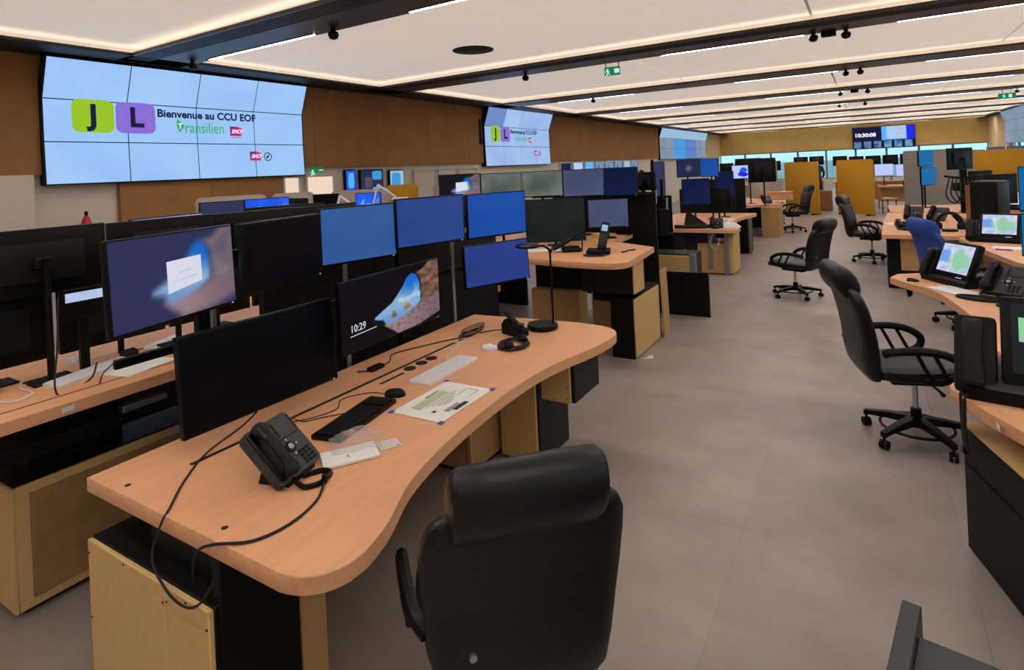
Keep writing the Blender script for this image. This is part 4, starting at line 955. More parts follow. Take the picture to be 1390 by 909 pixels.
obj('body', box(bm_new(), -.14, .2, -.2, .2, 0, .62, .03, 3), 'plastic_black', t); obj('oak_side', box(bm_new(), -.20, -.14, -.18, .2, 0, .56, .004), 'oak_brown', t); obj('vent', box(bm_new(), -.1, .16, -.204, -.2, .1, .5), 'plastic_matte', t)
t = thing('arm_tower', 'black tangle of monitor arms and cables right of the cyan monitors', 'stand', (1.42, 12.6, .74), 0)
obj('column', box(bm_new(), -.05, .05, -.05, .05, 0, .75, .005), 'plastic_black', t); obj('hub', box(bm_new(), -.16, .18, -.1, .1, .38, .52, .02), 'plastic_matte', t)
for q in range(8): obj('cable_loop', tube(bm_new(), smooth_path([(-.2 + .05 * q, -.08, .6), (-.26 + .07 * q, -.14, .3 + .03 * (q % 3)), (-.12 + .05 * q, -.1, .18), (.02, -.05, .45)], 4), .012, 6), 'rubber', t)
for q in (-1, 1): obj('arm', tube(bm_new(), [(0, 0, .6), (q * .18, -.06, .62), (q * .26, .0, .64)], .02, 8), 'plastic_black', t)
# right-hand terminals and monitors
gR = 'monitors right of the aisle'
monitor((.85, 13.5), (1.12, 14.0), 1.535, 1.85, 'scr_cyan', 'upper cyan monitor seen at a slant before the grey screen', ZC, None, 0, gR)
monitor((.88, 13.5), (1.15, 14.0), 1.17, 1.515, 'scr_cyan', 'lower cyan monitor seen at a slant before the grey screen', ZC, None, 0, gR, post=.06)
c3b = desk('beech desk under the slanted cyan monitors', (1.1, 13.6, 0), [(.35, 12.7), (1.8, 12.7), (1.8, 14.4), (.35, 14.4)], ZC)
pbox('leg_panel', c3b, .5, 1.6, 12.9, 12.95, 0, ZC - .055, 'laminate_black'); pbox('leg_panel', c3b, .5, 1.6, 14.2, 14.25, 0, ZC - .055, 'laminate_black')
monitor((1.62, 13.2), (1.22, 12.75), 1.48, 1.86, 'scr_off', 'back of an upper black monitor right of the cyan pair', ZC, None, 0, gR)
monitor((1.85, 12.95), (1.5, 12.65), .98, 1.45, 'scr_off', 'back of a lower black monitor right of the cyan pair', ZC, None, 0, gR)
monitor((2.0, 11.9), (1.55, 11.6), .95, 1.42, 'scr_off', 'back of a black monitor farther right of the cyan pair', ZC, None, 0, gR)
c3c = desk('narrow beech desk under the black monitor backs at the right', (1.9, 11.4, 0), [(1.3, 10.6), (2.4, 10.6), (2.4, 12.4), (1.3, 12.4)], ZC)
pbox('leg_panel', c3c, 1.4, 2.2, 10.8, 10.85, 0, ZC - .055, 'oak_brown'); pbox('leg_panel', c3c, 1.4, 2.2, 12.1, 12.15, 0, ZC - .055, 'laminate_black')
monitor((1.0, 5.87), (1.62, 5.55), 1.34, 1.69, 'scr_cyan', 'upper cyan monitor cut off by the right edge', ZC, None, 0, gR)
monitor((1.0, 5.85), (1.62, 5.53), 1.0, 1.33, 'scr_cyan', 'lower cyan monitor cut off by the right edge', ZC, None, 0, gR, post=.06)
MAP = [('map_side', 'map_blue', [(.06, .45), (.26, .45), (.26, .72), (.06, .72)]), ('map_area', 'map_green', [(.38, .18), (.88, .2), (.86, .72), (.6, .78), (.4, .6)]), ('map_route', 'scr_white', [(.36, .1), (.40, .1), (.5, .9), (.46, .9)])]
def map_pic(u, v):
    from mathutils import noise as NZ
    c = mixc((206, 212, 236), (176, 190, 226), smooth(-.3, .4, NZ.noise((u * 7, v * 6, 2))))
    c = mixc(c, (146, 204, 166), smooth(-.12, .1, .30 - math.hypot((u - .62) * 1.0, (v - .45) * .9) + .12 * NZ.noise((u * 6, v * 6, 7))))
    c = mixc(c, (112, 160, 230), smooth(-.05, .03, .14 - max(abs(u - .14), abs(v - .55) * .7) + .03 * NZ.noise((u * 14, v * 12, 9))))
    return mixc(c, (236, 236, 246), smooth(.03, .0, abs(u - .36 - .1 * (v - .5) ** 2 - .05 * math.sin(v * 5))))
def terminal(label, loc, rz, sc=1.0, screen='map_light', art=MAP):
    t = thing('touch_terminal', label, 'terminal', loc, rz, 'touch terminals with handsets')
    s_ = sc
    bm = bm_new()
    ring_loft(bm, [[(-.24 * s_, y, z) for y, z in ((-.10 * s_, 0), (-.10 * s_, .045 * s_), (.02 * s_, .10 * s_), (.15 * s_, .09 * s_), (.16 * s_, 0))], [(.24 * s_, y, z) for y, z in ((-.10 * s_, 0), (-.10 * s_, .045 * s_), (.02 * s_, .10 * s_), (.15 * s_, .09 * s_), (.16 * s_, 0))]])
    obj('base', bm, 'plastic_black', t)
    Rm = Matrix.Translation((.04 * s_, -.06 * s_, .05 * s_)) @ Matrix.Rotation(math.radians(-22), 4, 'X')
    def put(nm, bm, m, par=t): bmesh.ops.transform(bm, matrix=Rm, verts=bm.verts); return obj(nm, bm, m, par)
    w, h = .38 * s_, .31 * s_
    put('display_housing', box(bm_new(), -w / 2, w / 2, -.01, .045 * s_, 0, h, .012 * s_, 2), 'plastic_black')
    sc_ = put('display', box(bm_new(), -w / 2 + .03 * s_, w / 2 - .03 * s_, -.0125, -.0095, .05 * s_, h - .025 * s_), screen)
    if art is MAP:
        nx, ny = 26, 22; bm = bm_new(); X0, Wd_, Z0, Hd_ = -w / 2 + .03 * s_, w - .06 * s_, .05 * s_, h - .075 * s_
        g = [[bm.verts.new((X0 + Wd_ * i / nx, -.0129, Z0 + Hd_ * j / ny)) for i in range(nx + 1)] for j in range(ny + 1)]
        for j in range(ny):
            for i in range(nx): bm.faces.new((g[j][i], g[j][i + 1], g[j + 1][i + 1], g[j + 1][i]))
        o = put('map_picture', bm, 'screen_picture', sc_); ca = o.data.color_attributes.new('Col', 'FLOAT_COLOR', 'POINT')
        for j in range(ny + 1):
            for i in range(nx + 1): ca.data[j * (nx + 1) + i].color = lin(map_pic(i / nx, j / ny))
    for i, (nm, m, pts) in enumerate([] if art is MAP else (art or [])):
        bm = bm_new(); flat_poly(bm, [(-w / 2 + .03 * s_ + u * (w - .06 * s_), -.0130 - .0003 * i, .05 * s_ + v * (h - .075 * s_)) for u, v in pts]); put(nm, bm, m, sc_)
    put('status_strip', box(bm_new(), .06 * s_, .12 * s_, -.0112, -.01, .016 * s_, .021 * s_), 'pic_text')
    R2 = Matrix.Translation((-.215 * s_, -.085 * s_, .02 * s_)) @ Matrix.Rotation(math.radians(-26), 4, 'X')
    bm = box(bm_new(), -.065 * s_, .055 * s_, -.01, .04 * s_, 0, .27 * s_, .014 * s_, 2); bmesh.ops.transform(bm, matrix=R2, verts=bm.verts); obj('handset_cradle', bm, 'plastic_black', t)
    bm = ring_loft(bm_new(), [sup(-.01 * s_, -.028 * s_ - dz * s_, zz * s_, ww * s_, tt * s_, 14, 3) for zz, ww, tt, dz in ((.02, .05, .02, 0), (.03, .066, .042, 0), (.075, .066, .04, .004), (.10, .056, .03, .010), (.16, .054, .03, .012), (.19, .06, .036, .006), (.235, .066, .042, 0), (.25, .05, .02, 0))])
    bmesh.ops.transform(bm, matrix=R2, verts=bm.verts); obj('handset', bm, 'plastic_dark', t)
    return t
terminal('map terminal with black handset on the curved desk right of the aisle', (.58, 5.98, ZC), math.radians(-58), 1.0)
terminal('rear map terminal on the desk behind the blue chair', (1.26, 8.72, ZC), math.radians(-20), .98)
terminal('dark touch terminal on the desk corner at the right edge', (.67, 3.30, ZC), math.radians(-10), 1.28, 'scr_deep_green', [('window_blue', 'scr_midblue', [(.2, .05), (.95, .12), (.95, .4), (.25, .32)]), ('note', 'map_green', [(.06, .45), (.14, .45), (.14, .8), (.06, .8)])])
terminal('small pale tablet terminal before the yellow screen at the right', (2.15, 13.2, ZC), math.radians(-28), .95, 'scr_white', [('list_lines', 'map_light', [(.1, .2), (.7, .2), (.7, .8), (.1, .8)])])

# ------------------------------------------------------------------ things on the near desk
def desk_phone(label, loc, rz, sc=1.0, tilt=48, cord=True):
    t = thing('desk_phone', label, 'telephone', loc, rz, 'black desk telephones')
    T = Matrix.Translation((0, -.075 * sc, .022 * sc)) @ Matrix.Rotation(math.radians(tilt), 4, 'X') @ Matrix.Scale(sc, 4)
    def put(nm, bm, m, par=t): bmesh.ops.transform(bm, matrix=T, verts=bm.verts); return obj(nm, bm, m, par)
    body = put('body', prism(bm_new(), rrect(-.105, 0, .105, .215, .016), -.03, 0, .005, 2), 'plastic_mid')
    obj('stand', ring_loft(bm_new(), [[(x * sc, -.07 * sc, 0), (x * sc, .05 * sc, 0), (x * sc, .045 * sc, .015 * sc), (x * sc, .02 * sc, .10 * sc), (x * sc, -.06 * sc, .03 * sc)] for x in (-.07, .07)]), 'plastic_black', t)
    d = put('display_panel', box(bm_new(), -.005, .098, .128, .208, 0, .006, .002), 'plastic_mid'); put('display', box(bm_new(), .012, .082, .140, .196, .006, .0072), 'plastic_mid', d)
    for i in range(6):
        for x in (.003, .088): put('line_key', box(bm_new(), x, x + .006, .138 + i * .01, .145 + i * .01, .006, .0085), 'plastic_black', d)
    put('navigation_ring', lathe(bm_new(), [(.02, 0), (.02, .004), (.012, .005), (.012, .0)], (.022, .092, 0), 18), 'plastic_black'); put('navigation_button', lathe(bm_new(), [(.0001, .0065), (.011, .0065), (.012, 0)], (.022, .092, 0), 14), 'aluminium')
    for a in range(4): put('soft_key', box(bm_new(), .018 + .028 * math.cos(a * PI / 2), .026 + .028 * math.cos(a * PI / 2), .088 + .028 * math.sin(a * PI / 2), .096 + .028 * math.sin(a * PI / 2), 0, .004), 'aluminium')
    for r in range(4):
        for c in range(3): put('key', box(bm_new(), .032 + c * .021, .047 + c * .021, .012 + r * .0145, .022 + r * .0145, 0, .004, .0015), 'plastic_black')
    put('cradle', box(bm_new(), -.1, -.03, .01, .205, -.002, .012, .006), 'plastic_black')
    pth = [(-.066, .008, .028), (-.066, .03, .038), (-.066, .07, .044), (-.066, .14, .044), (-.066, .18, .038), (-.066, .205, .028)]
    h = put('handset', tube(bm_new(), smooth_path(pth, 3), [.029, .031, .031, .03, .024, .02, .019, .019, .019, .019, .02, .024, .03, .031, .031, .029], 12, False, .62), 'plastic_dark')
    put('handset_screen', box(bm_new(), -.088, -.044, .15, .195, .048, .052, .004), 'plastic_mid', h)
    if cord:
        pts = smooth_path([(-.066 * sc, -.085 * sc, .03 * sc), (-.07 * sc, -.13 * sc, .012), (-.03 * sc, -.165 * sc, .009), (.03 * sc, -.16 * sc, .009), (.04 * sc, -.12 * sc, .009), (-.01 * sc, -.08 * sc, .011)], 6)
        obj('cord', tube(bm_new(), pts, .009 * sc, 7), 'plastic_black', t)
    return t
desk_phone('black desk phone with silver round button on the near corner of the near desk', (-1.885, 1.38, ZA), math.radians(104), 1.08, 44)
def cable(name, label, pts, r=.004, mat='rubber', cat='cable', n=5, grp=None):
    loc = Vector(pts[0]); t = thing(name, label, cat, (loc.x, loc.y, 0), 0, grp)
    return t, obj('wire', tube(bm_new(), [(p.x - loc.x, p.y - loc.y, p.z) for p in smooth_path(pts, n)], r, 6), mat, t)
z = ZA + .005
t, w_ = cable('microphone_cable', 'black cable with a plug end curling off the near desk corner', [(-1.70, 1.405, z + .006), (-1.63, 1.31, z), (-1.60, 1.18, z), (-1.63, 1.07, z), (-1.72, 1.005, z), (-1.79, .99, .73), (-1.83, .995, .64)], .0045)
obj('plug', lathe(bm_new(), [(.004, -.02), (.009, -.012), (.011, .012), (.005, .02)], (0, 0, ZA + .016), 10), 'plastic_black', t).rotation_euler = (0, 0, 0)
cable('video_cable', 'thin black cable hanging from the large black monitor over the desk edge', [(-2.33, 1.58, .84), (-2.36, 1.52, .79), (-2.32, 1.34, z), (-2.18, 1.17, z), (-2.05, 1.05, z), (-2.02, 1.005, .745), (-2.005, .965, .66), (-1.93, .965, .585), (-1.83, .966, .565), (-1.75, .97, .60), (-1.72, 1.0, .66)], .004)
cable('slot_cable', 'thin black wire tangled behind the black keyboard', [(-2.07, 2.12, z), (-2.17, 2.1, z), (-2.24, 1.98, z), (-2.17, 1.88, z), (-2.2, 1.76, z), (-2.26, 1.68, z)], .0022)
cable('keyboard_wire', 'thin black wire from the black keyboard to the cable slot', [(-2.10, 1.86, z), (-2.16, 1.78, z), (-2.2, 1.72, z), (-2.27, 1.72, z)], .0022)
def keyboard(label, c, rz, L, Wd, body, keys, rows=5, cols=15, slim=False, zt=ZA):
    t = thing('keyboard', label, 'keyboard', (c[0], c[1], zt), rz, 'computer keyboards')
    obj('case', prism(bm_new(), rrect(-L / 2, -Wd / 2, L / 2, Wd / 2, .01 if slim else .004), 0, .012 if slim else .018, .003, 1), body, t)
    bm = bm_new(); kw, kh = (L - .02) / cols, (Wd - .02) / rows; h0 = .012 if slim else .018
    for i in range(cols):
        for j in range(rows):
            if not slim and i in (11,): continue
            x, y = -L / 2 + .01 + i * kw, -Wd / 2 + .01 + j * kh
            box(bm, x + (.0006 if slim else .0015), x + kw - (.0006 if slim else .0015), y + (.0006 if slim else .0015), y + kh - (.0006 if slim else .0015), h0, h0 + (.0025 if slim else .007))
    k = obj('keys', bm, keys, t); k['kind'] = 'stuff'
    return t
keyboard('black keyboard on the near desk', (-2.0, 1.845), math.radians(101), .43, .15, 'plastic_black', 'plastic_matte')
keyboard('white slim keyboard on the near desk', (-2.03, 2.525), math.radians(91), .46, .135, 'white_plastic', 'white_plastic', 5, 16, True)
def mouse(label, c, rz, mat, zt=ZA):
    t = thing('computer_mouse', label, 'mouse', (c[0], c[1], zt), rz, 'computer mice')
    rings = []
    for z_, s in ((0, .96), (.008, 1), (.018, .96), (.028, .8), (.034, .5), (.036, .15)): rings.append([(p[0], p[1] - (z_ * .15), z_) for p in sup(0, 0, z_, .06 * s, .105 * s, 16, 2.4)])
    obj('shell', ring_loft(bm_new(), rings), mat, t)
    obj('wheel', cyl(bm_new(), (-.004, .022, .026), .010, .008, 10, 'x'), 'plastic_dark', t)
    return t
mouse('black mouse above the black keyboard', (-2.03, 2.13), math.radians(-58), 'plastic_black')
mouse('white mouse beside the white keyboard', (-2.0, 2.93), math.radians(-58), 'white_plastic')
cable('white_cable', 'white cable from the white keyboard to the cable slot', [(-2.09, 2.62, z), (-2.16, 2.72, z), (-2.22, 2.9, z), (-2.3, 3.0, z)], .003, 'white_plastic')
cable('white_mouse_cable', 'white cable of the white mouse', [(-2.03, 2.98, z), (-2.14, 3.0, z), (-2.24, 3.0, z), (-2.3, 2.96, z)], .003, 'white_plastic')
# printed sheet taped to the desk
t = thing('printed_sheet', 'white printed sheet taped down with blue tape on the near desk', 'paper', (-1.77, 2.185, ZA), math.radians(1))
bm = bm_new(); nx, ny = 6, 8; vs = [[bm.verts.new((-.142 + .284 * i / nx, -.21 + .42 * j / ny, .0016 + .0012 * math.sin(i * 1.9 + j) * (1 if 0 < j < ny else 0) + .001)) for i in range(nx + 1)] for j in range(ny + 1)]
for j in range(ny):
    for i in range(nx): bm.faces.new((vs[j][i], vs[j][i + 1], vs[j + 1][i + 1], vs[j + 1][i]))
sh = obj('sheet', bm, 'paper', t)
def ink(x0, x1, y0, y1, m, nm='print_block'): obj(nm, box(bm_new(), x0, x1, y0, y1, .0042, .0046), m, sh)
ink(-.085, -.035, -.14, .09, 'print_green'); ink(-.10, -.093, -.02, .08, 'print_dark', 'print_line')
for i in range(4): ink(-.022 + i * .018, -.017 + i * .018, -.11 + .02 * i, .12 - .03 * i, 'print_grey', 'print_line')
for q in ((.02, .0215, .08, .17), (.085, .0865, .08, .17), (.02, .0865, .168, .17)): ink(*q, 'print_dark', 'print_line')
ink(.075, .10, -.10, .0, 'print_grey'); ink(.10, .125, -.07, .03, 'print_dark', 'print_line'); ink(.035, .05, -.14, -.12, 'print_dark')
for x, y in ((-.142, -.21), (.142, -.21), (.142, .21), (-.142, .21)): obj('blue_tape', box(bm_new(), x - .012, x + .012, y - .014, y + .014, .0046, .0052), 'tape_blue', t)
# booklet in a clear bag, grey card
t = thing('booklet', 'white booklet with small emblem lying by the desk phone', 'booklet', (-1.765, 1.585, ZA), math.radians(56))
obj('cover', box(bm_new(), -.105, .105, -.065, .065, .002, .012, .001), 'paper', t)
obj('emblem', tube(bm_new(), [(-.012, -.014, .0125), (.0, -.03, .0125), (.012, -.014, .0125), (0, -.004, .0125)], .002, 5, True), 'print_dark', t)
t = thing('grey_card', 'small grey-white card beside the booklet', 'card', (-1.69, 1.74, ZA), math.radians(60)); obj('card', box(bm_new(), -.055, .03, -.04, .04, .001, .004), 'paper_edge', t); obj('mark', box(bm_new(), .012, .02, -.032, -.026, .004, .0045), 'print_dark', t)
t = thing('plastic_bag', 'crumpled clear bag with a coiled clear cord over the booklet', 'bag', (-1.82, 1.67, ZA), .9)
bm = bm_new(); n = 9; vs = []
for j in range(n):
    row = []
    for i in range(n):
        u, v = i / (n - 1), j / (n - 1); e = min(u, 1 - u, v, 1 - v)
        row.append(bm.verts.new((-.10 + .2 * u + random.uniform(-.006, .006), -.09 + .16 * v + random.uniform(-.006, .006), .014 + min(.035, e * .16) + random.uniform(-.004, .006))))
    vs.append(row)
for j in range(n - 1):
    for i in range(n - 1): bm.faces.new((vs[j][i], vs[j][i + 1], vs[j + 1][i + 1], vs[j + 1][i]))
obj('film', bm, 'film', t)
for k in range(3): obj('coil', tube(bm_new(), [(.02 + (.045 - .004 * k) * math.cos(a * PI / 10), .05 + (.03 - .003 * k) * math.sin(a * PI / 10), .03 + .006 * k) for a in range(20)], .0022, 5, True), 'film', t)
# handset on a slanted cradle, coiled headset, cables
t = thing('radio_handset', 'black handset standing in a slanted cradle before the lamp', 'handset', (-2.04, 3.28, ZA), math.radians(70))
obj('cradle', ring_loft(bm_new(), [[(x, -.10, 0), (x, .07, 0), (x, .075, .06), (x, .04, .10), (x, .0, .06), (x, -.10, .03)] for x in (-.045, .045)]), 'plastic_black', t)
obj('handset', tube(bm_new(), smooth_path([(0, -.12, .045), (0, -.05, .07), (0, .02, .105), (0, .07, .14)], 4), [.022] * 4 + [.02] * 5 + [.026] * 4, 10, False, .7), 'plastic_dark', t)
obj('display', box(bm_new(), -.016, .016, -.10, -.05, .075, .082), 'plastic_mid', t)
t = thing('headset', 'black headset with coiled cable lying right of the white mouse', 'headset', (-1.9, 3.05, ZA), 0)
for k in range(7): obj('cable_coil', tube(bm_new(), [(.01 * math.sin(k * 2) + (.075 + .006 * (k % 3)) * math.cos(a * PI / 9), .012 * math.cos(k) + (.11 - .008 * (k % 2)) * math.sin(a * PI / 9), .006 + .0025 * k + .003 * math.sin(a + k)) for a in range(18)], .0045, 5, True), 'rubber', t)
for y in (-.09, .07): obj('ear_pad', lathe(bm_new(), [(.0001, .0), (.028, .0), (.032, .015), (.024, .03), (.0001, .032)], (.02, y, .02), 14), 'plastic_black', t)
t = thing('desk_lamp', 'black desk lamp with disc foot and flat round head', 'lamp', (-1.925, 3.47, ZA))
obj('foot', lathe(bm_new(), [(.0001, 0), (.1, 0), (.105, .005), (.105, .028), (.1, .034), (.0001, .036)], n=32), 'plastic_black', t)
obj('pole', cyl(bm_new(), (.06, .045, .03), .0075, .5, 10), 'plastic_black', t)
obj('joint', cyl(bm_new(), (.052, .045, .525), .013, .02, 10, 'x'), 'plastic_black', t)
obj('arm', tube(bm_new(), [(.06, .045, .53), (.03, .02, .56), (-.02, -.015, .565)], .008, 8), 'plastic_black', t)
hd = obj('head', lathe(bm_new(), [(.0001, .555), (.075, .553), (.085, .558), (.085, .568), (.07, .578), (.0001, .58)], (-.07, -.03, 0), 28), 'plastic_black', t)
obj('diffuser', lathe(bm_new(), [(.0001, .5522), (.065, .5522), (.065, .554), (.0001, .554)], (-.07, -.03, 0), 24), 'white_plastic', hd)
t, _ = cable('power_cable', 'black power cable with a connector beside the lock-screen monitor', [(-2.47, 2.30, z), (-2.40, 2.36, z), (-2.42, 2.5, z), (-2.5, 2.62, z), (-2.44, 2.8, z), (-2.36, 2.98, z), (-2.27, 3.12, z)], .0035)
obj('connector', box(bm_new(), .04, .085, .03, .13, ZA, ZA + .022, .004), 'plastic_black', t)
t = thing('cable_bundle', 'small bundle of looped black cables at the back of the near desk', 'cable', (-2.32, 3.15, ZA))
for k in range(5): obj('loop', tube(bm_new(), [(.02 * math.sin(k) + .035 * math.cos(a * PI / 8), (.09 + .01 * k) * math.sin(a * PI / 8) + .02 * k, .005 + .005 * k) for a in range(16)], .0035, 5, True), 'rubber', t)
cable('usb_cable', 'thin black cable from the cable bundle to the handset cradle', [(-2.26, 3.2, z), (-2.2, 3.3, z), (-2.12, 3.33, z)], .003)
# frame behind the near monitors
t = thing('mounting_rack', 'black frame with pale posts carrying the near monitors', 'frame', (-2.66, 2.3, 0))
for y in (-.72, .09, 1.12): obj('post', cyl(bm_new(), (.03, y, 0), .014, 1.62, 10), 'aluminium', t)
for y in (-.75, .6): obj('post', box(bm_new(), -.03, .01, y - .03, y + .03, 0, 1.64, .004), 'plastic_black', t)
for z_ in (1.12, 1.5): obj('crossbar', box(bm_new(), -.035, -.012, -1.12, 1.28, z_ - .02, z_ + .02, .004), 'plastic_black', t)

# ------------------------------------------------------------------ things on the raised left desk
keyboard('white keyboard on the raised left desk', (-3.33, 1.37), math.radians(105), .40, .13, 'white_plastic', 'white_plastic', 5, 15, True, ZBK)
mouse('dark mouse on the raised left desk', (-3.46, 1.60), math.radians(20), 'plastic_dark', ZBK)
mouse('white mouse on the raised left desk', (-3.62, 1.40), math.radians(60), 'white_plastic', ZBK)
def paper(label, c, rz, w, d, zt, mat='paper', n=1):
    t = thing('paper_sheet', label, 'paper', (c[0], c[1], zt), rz, 'loose papers')
    for i in range(n): obj('sheet', box(bm_new(), -w / 2 + .004 * i, w / 2 + .003 * i, -d / 2 - .003 * i, d / 2, .0004 + .0016 * i, .0018 + .0016 * i), mat, t)
    return t
paper('white paper by the keyboard on the raised left desk', (-3.2, 1.52), .25, .2, .28, ZBK)
paper('white paper behind the dark mouse on the raised left desk', (-3.5, 1.85), .4, .2, .28, ZBK)
zb = ZBK + .004
cable('white_earphone_cable', 'looped white cable at the left end of the raised left desk', [(-3.28, .98, zb), (-3.2, 1.02, zb), (-3.26, 1.1, zb), (-3.4, 1.1, zb), (-3.45, 1.2, zb)], .004, 'white_plastic')
cable('desk_wire', 'thin black wire across the white keyboard of the raised left desk', [(-3.1, 1.3, zb), (-3.2, 1.36, zb + .012), (-3.35, 1.48, zb + .012), (-3.45, 1.55, zb), (-3.52, 1.7, zb)], .003)
cable('hanging_wire', 'black wire looping below a black monitor on the raised left desk', [(-3.28, 1.22, 1.35), (-3.2, 1.18, 1.15), (-3.12, 1.14, zb), (-3.2, 1.3, zb), (-3.26, 1.36, 1.0)], .004)
t = thing('lit_strip', 'narrow lit screen strip behind the black monitors at the left', 'display', (-3.40, 1.38, ZBK), math.radians(90))
obj('body', box(bm_new(), -.12, .12, -.01, .02, .27, .42, .004), 'plastic_black', t); obj('post', box(bm_new(), -.02, .02, .02, .05, 0, .4, .003), 'plastic_black', t); obj('display', box(bm_new(), -.09, .10, -.012, -.009, .355, .40), 'map_light', t)
t = thing('desk_speaker', 'small black speaker at the left edge of the raised left desk', 'speaker', (-3.45, 1.0, ZBK)); obj('cabinet', lathe(bm_new(), [(.0001, 0), (.04, 0), (.045, .03), (.04, .08), (.0001, .09)], n=16), 'plastic_black', t); obj('grille', lathe(bm_new(), [(.041, .02), (.047, .03), (.046, .06), (.041, .07)], n=16), 'plastic_matte', t)

# ------------------------------------------------------------------ things on the raised middle desk and beyond
t = thing('cordless_phone', 'black cordless handset standing in its base on the raised middle desk', 'telephone', (-2.23, 5.2, Z2), math.radians(18)); t.scale = (1.4, 1.4, 1.4)
obj('base', box(bm_new(), -.08, .08, -.07, .07, 0, .035, .01, 2), 'plastic_black', t)
h_ = obj('handset', box(bm_new(), -.03, .03, -.02, .02, 0, .2, .01, 2), 'plastic_dark', t); h_.location = (.02, .0, .03); h_.rotation_euler = (math.radians(-28), math.radians(10), 0)
obj('display', box(bm_new(), -.02, .02, -.022, -.019, .13, .175), 'scr_topband', h_)
for r in range(4):
    for c in range(3): obj('key', box(bm_new(), -.02 + c * .0145, -.009 + c * .0145, -.0225, -.02, .03 + r * .02, .042 + r * .02), 'plastic_mid', h_)
obj('cord', tube(bm_new(), [(-.02 + .07 * math.cos(a * PI / 8), -.10 + .045 * math.sin(a * PI / 8), .008) for a in range(16)], .006, 6, True), 'rubber', t)
t = thing('second_handset', 'black slanted handset left of the cordless phone', 'telephone', (-2.6, 5.3, Z2), math.radians(30)); t.scale = (1.35, 1.35, 1.35)
obj('base', box(bm_new(), -.05, .09, -.08, .08, 0, .03, .008), 'plastic_black', t); obj('handset', tube(bm_new(), smooth_path([(-.12, -.06, .03), (-.03, -.03, .07), (.07, .0, .13)], 4), .028, 8, False, .7), 'plastic_black', t)
paper('white papers before the dark-green monitor', (-2.93, 5.25), .45, .5, .2, Z2, 'paper', 3)
t = thing('adhesive_tape', 'tan box behind the cordless phone', 'box', (-2.45, 5.75, Z2)); obj('carton', box(bm_new(), -.06, .06, -.05, .05, 0, .13, .003), 'oak', t); obj('flap', box(bm_new(), -.06, .06, -.053, -.05, .08, .13), 'oak_dark', t)
cable('thin_aerial', 'thin black gooseneck rising from the second handset', [(-2.45, 5.3, Z2 + .003), (-2.45, 5.32, Z2 + .25), (-2.48, 5.36, Z2 + .55)], .007)
cable('dark_clip', 'small dark cable curl on the raised middle desk', [(-2.05, 5.32, Z2 + .004), (-2.0, 5.36, Z2 + .012), (-2.03, 5.44, Z2 + .004), (-1.96, 5.48, Z2 + .012)], .007)
cable('floor_cable', 'black cable looping on the floor between the near and middle desks', [(-2.55, 5.55, .006), (-2.75, 5.7, .006), (-2.85, 5.95, .006), (-2.7, 6.1, .006), (-2.5, 5.9, .006)], .012)
t = thing('paper_scrap', 'torn white paper scrap on the floor beside the oak pedestal', 'paper', (-1.84, 5.36, 0), .4); bm = bm_new(); prism(bm, [(-.05, -.03), (.04, -.02), (.05, .05), (.0, .02)], .001, .004); obj('scrap', bm, 'paper', t); obj('fold', box(bm_new(), .0, .04, .0, .02, .004, .02), 'paper', t)
desk_phone('black desk phone under the dark gear on the middle left desk', (-2.13, 9.86, Z3), math.radians(10), 1.0, 35)
t = thing('folded_jacket', 'black folded flap standing on the middle left desk', 'jacket', (-2.5, 9.9, Z3), .2)
bm = bm_new(); ring_loft(bm, [[(-.2, -.1, 0), (.25, -.12, 0), (.25, .1, 0), (-.2, .1, 0)], [(-.16, -.06, .03), (.2, -.08, .05), (.2, .06, .05), (-.16, .08, .04)], [(-.12, .0, .25), (-.06, -.01, .25), (-.05, .03, .24), (-.12, .04, .25)]]); obj('cloth', bm, 'fabric_black', t)
obj('sleeve', tube(bm_new(), smooth_path([(-.3, -.15, .03), (-.1, -.2, .03), (.15, -.18, .03), (.3, -.1, .03)], 4), .03, 8), 'fabric_black', t)
t = thing('crumpled_paper', 'crumpled white sheets at the corner of the middle left desk', 'paper', (-1.99, 10.12, Z3), .3)
bm = bm_new(); n = 8; vs = [[bm.verts.new((-.17 + .34 * i / 7 + random.uniform(-.01, .01), -.2 + .4 * j / 7 + random.uniform(-.01, .01), .004 + (random.uniform(.02, .07) if 0 < i < 7 and 0 < j < 7 else 0))) for i in range(n)] for j in range(n)]
for j in range(n - 1):
    for i in range(n - 1): bm.faces.new((vs[j][i], vs[j][i + 1], vs[j + 1][i + 1], vs[j + 1][i]))
obj('top_sheet', bm, 'paper', t, ang=20); obj('under_sheet', box(bm_new(), -.16, .14, -.21, .19, .0005, .003), 'paper', t)
paper('white papers at the back of the middle left desk', (-2.3, 11.2), .1, .4, .3, Z3, 'paper', 2)
mouse('white mouse on the middle left desk', (-2.2, 11.0), .3, 'white_plastic', Z3)
cable('white_floor_cord', 'white cords hanging beneath the middle left desk', [(-2.15, 9.68, .66), (-2.2, 9.66, .5), (-2.1, 9.66, .42), (-2.05, 9.68, .6)], .006, 'white_plastic')
desk_phone('black desk phone on the far left desk', (-2.1, 15.3, Z3), math.radians(30), 1.1, 40); paper('white papers on the far left desk', (-1.95, 15.9), .2, .4, .3, Z3)
t = thing('cardboard_box', 'low tan box on the far left desk before the yellow screen', 'box', (-1.95, 16.5, Z3), .2); obj('carton', box(bm_new(), -.3, .3, -.15, .15, 0, .2, .004), 'beech', t); obj('lid', box(bm_new(), -.31, .31, -.16, .16, .18, .21, .003), 'beech_edge', t)

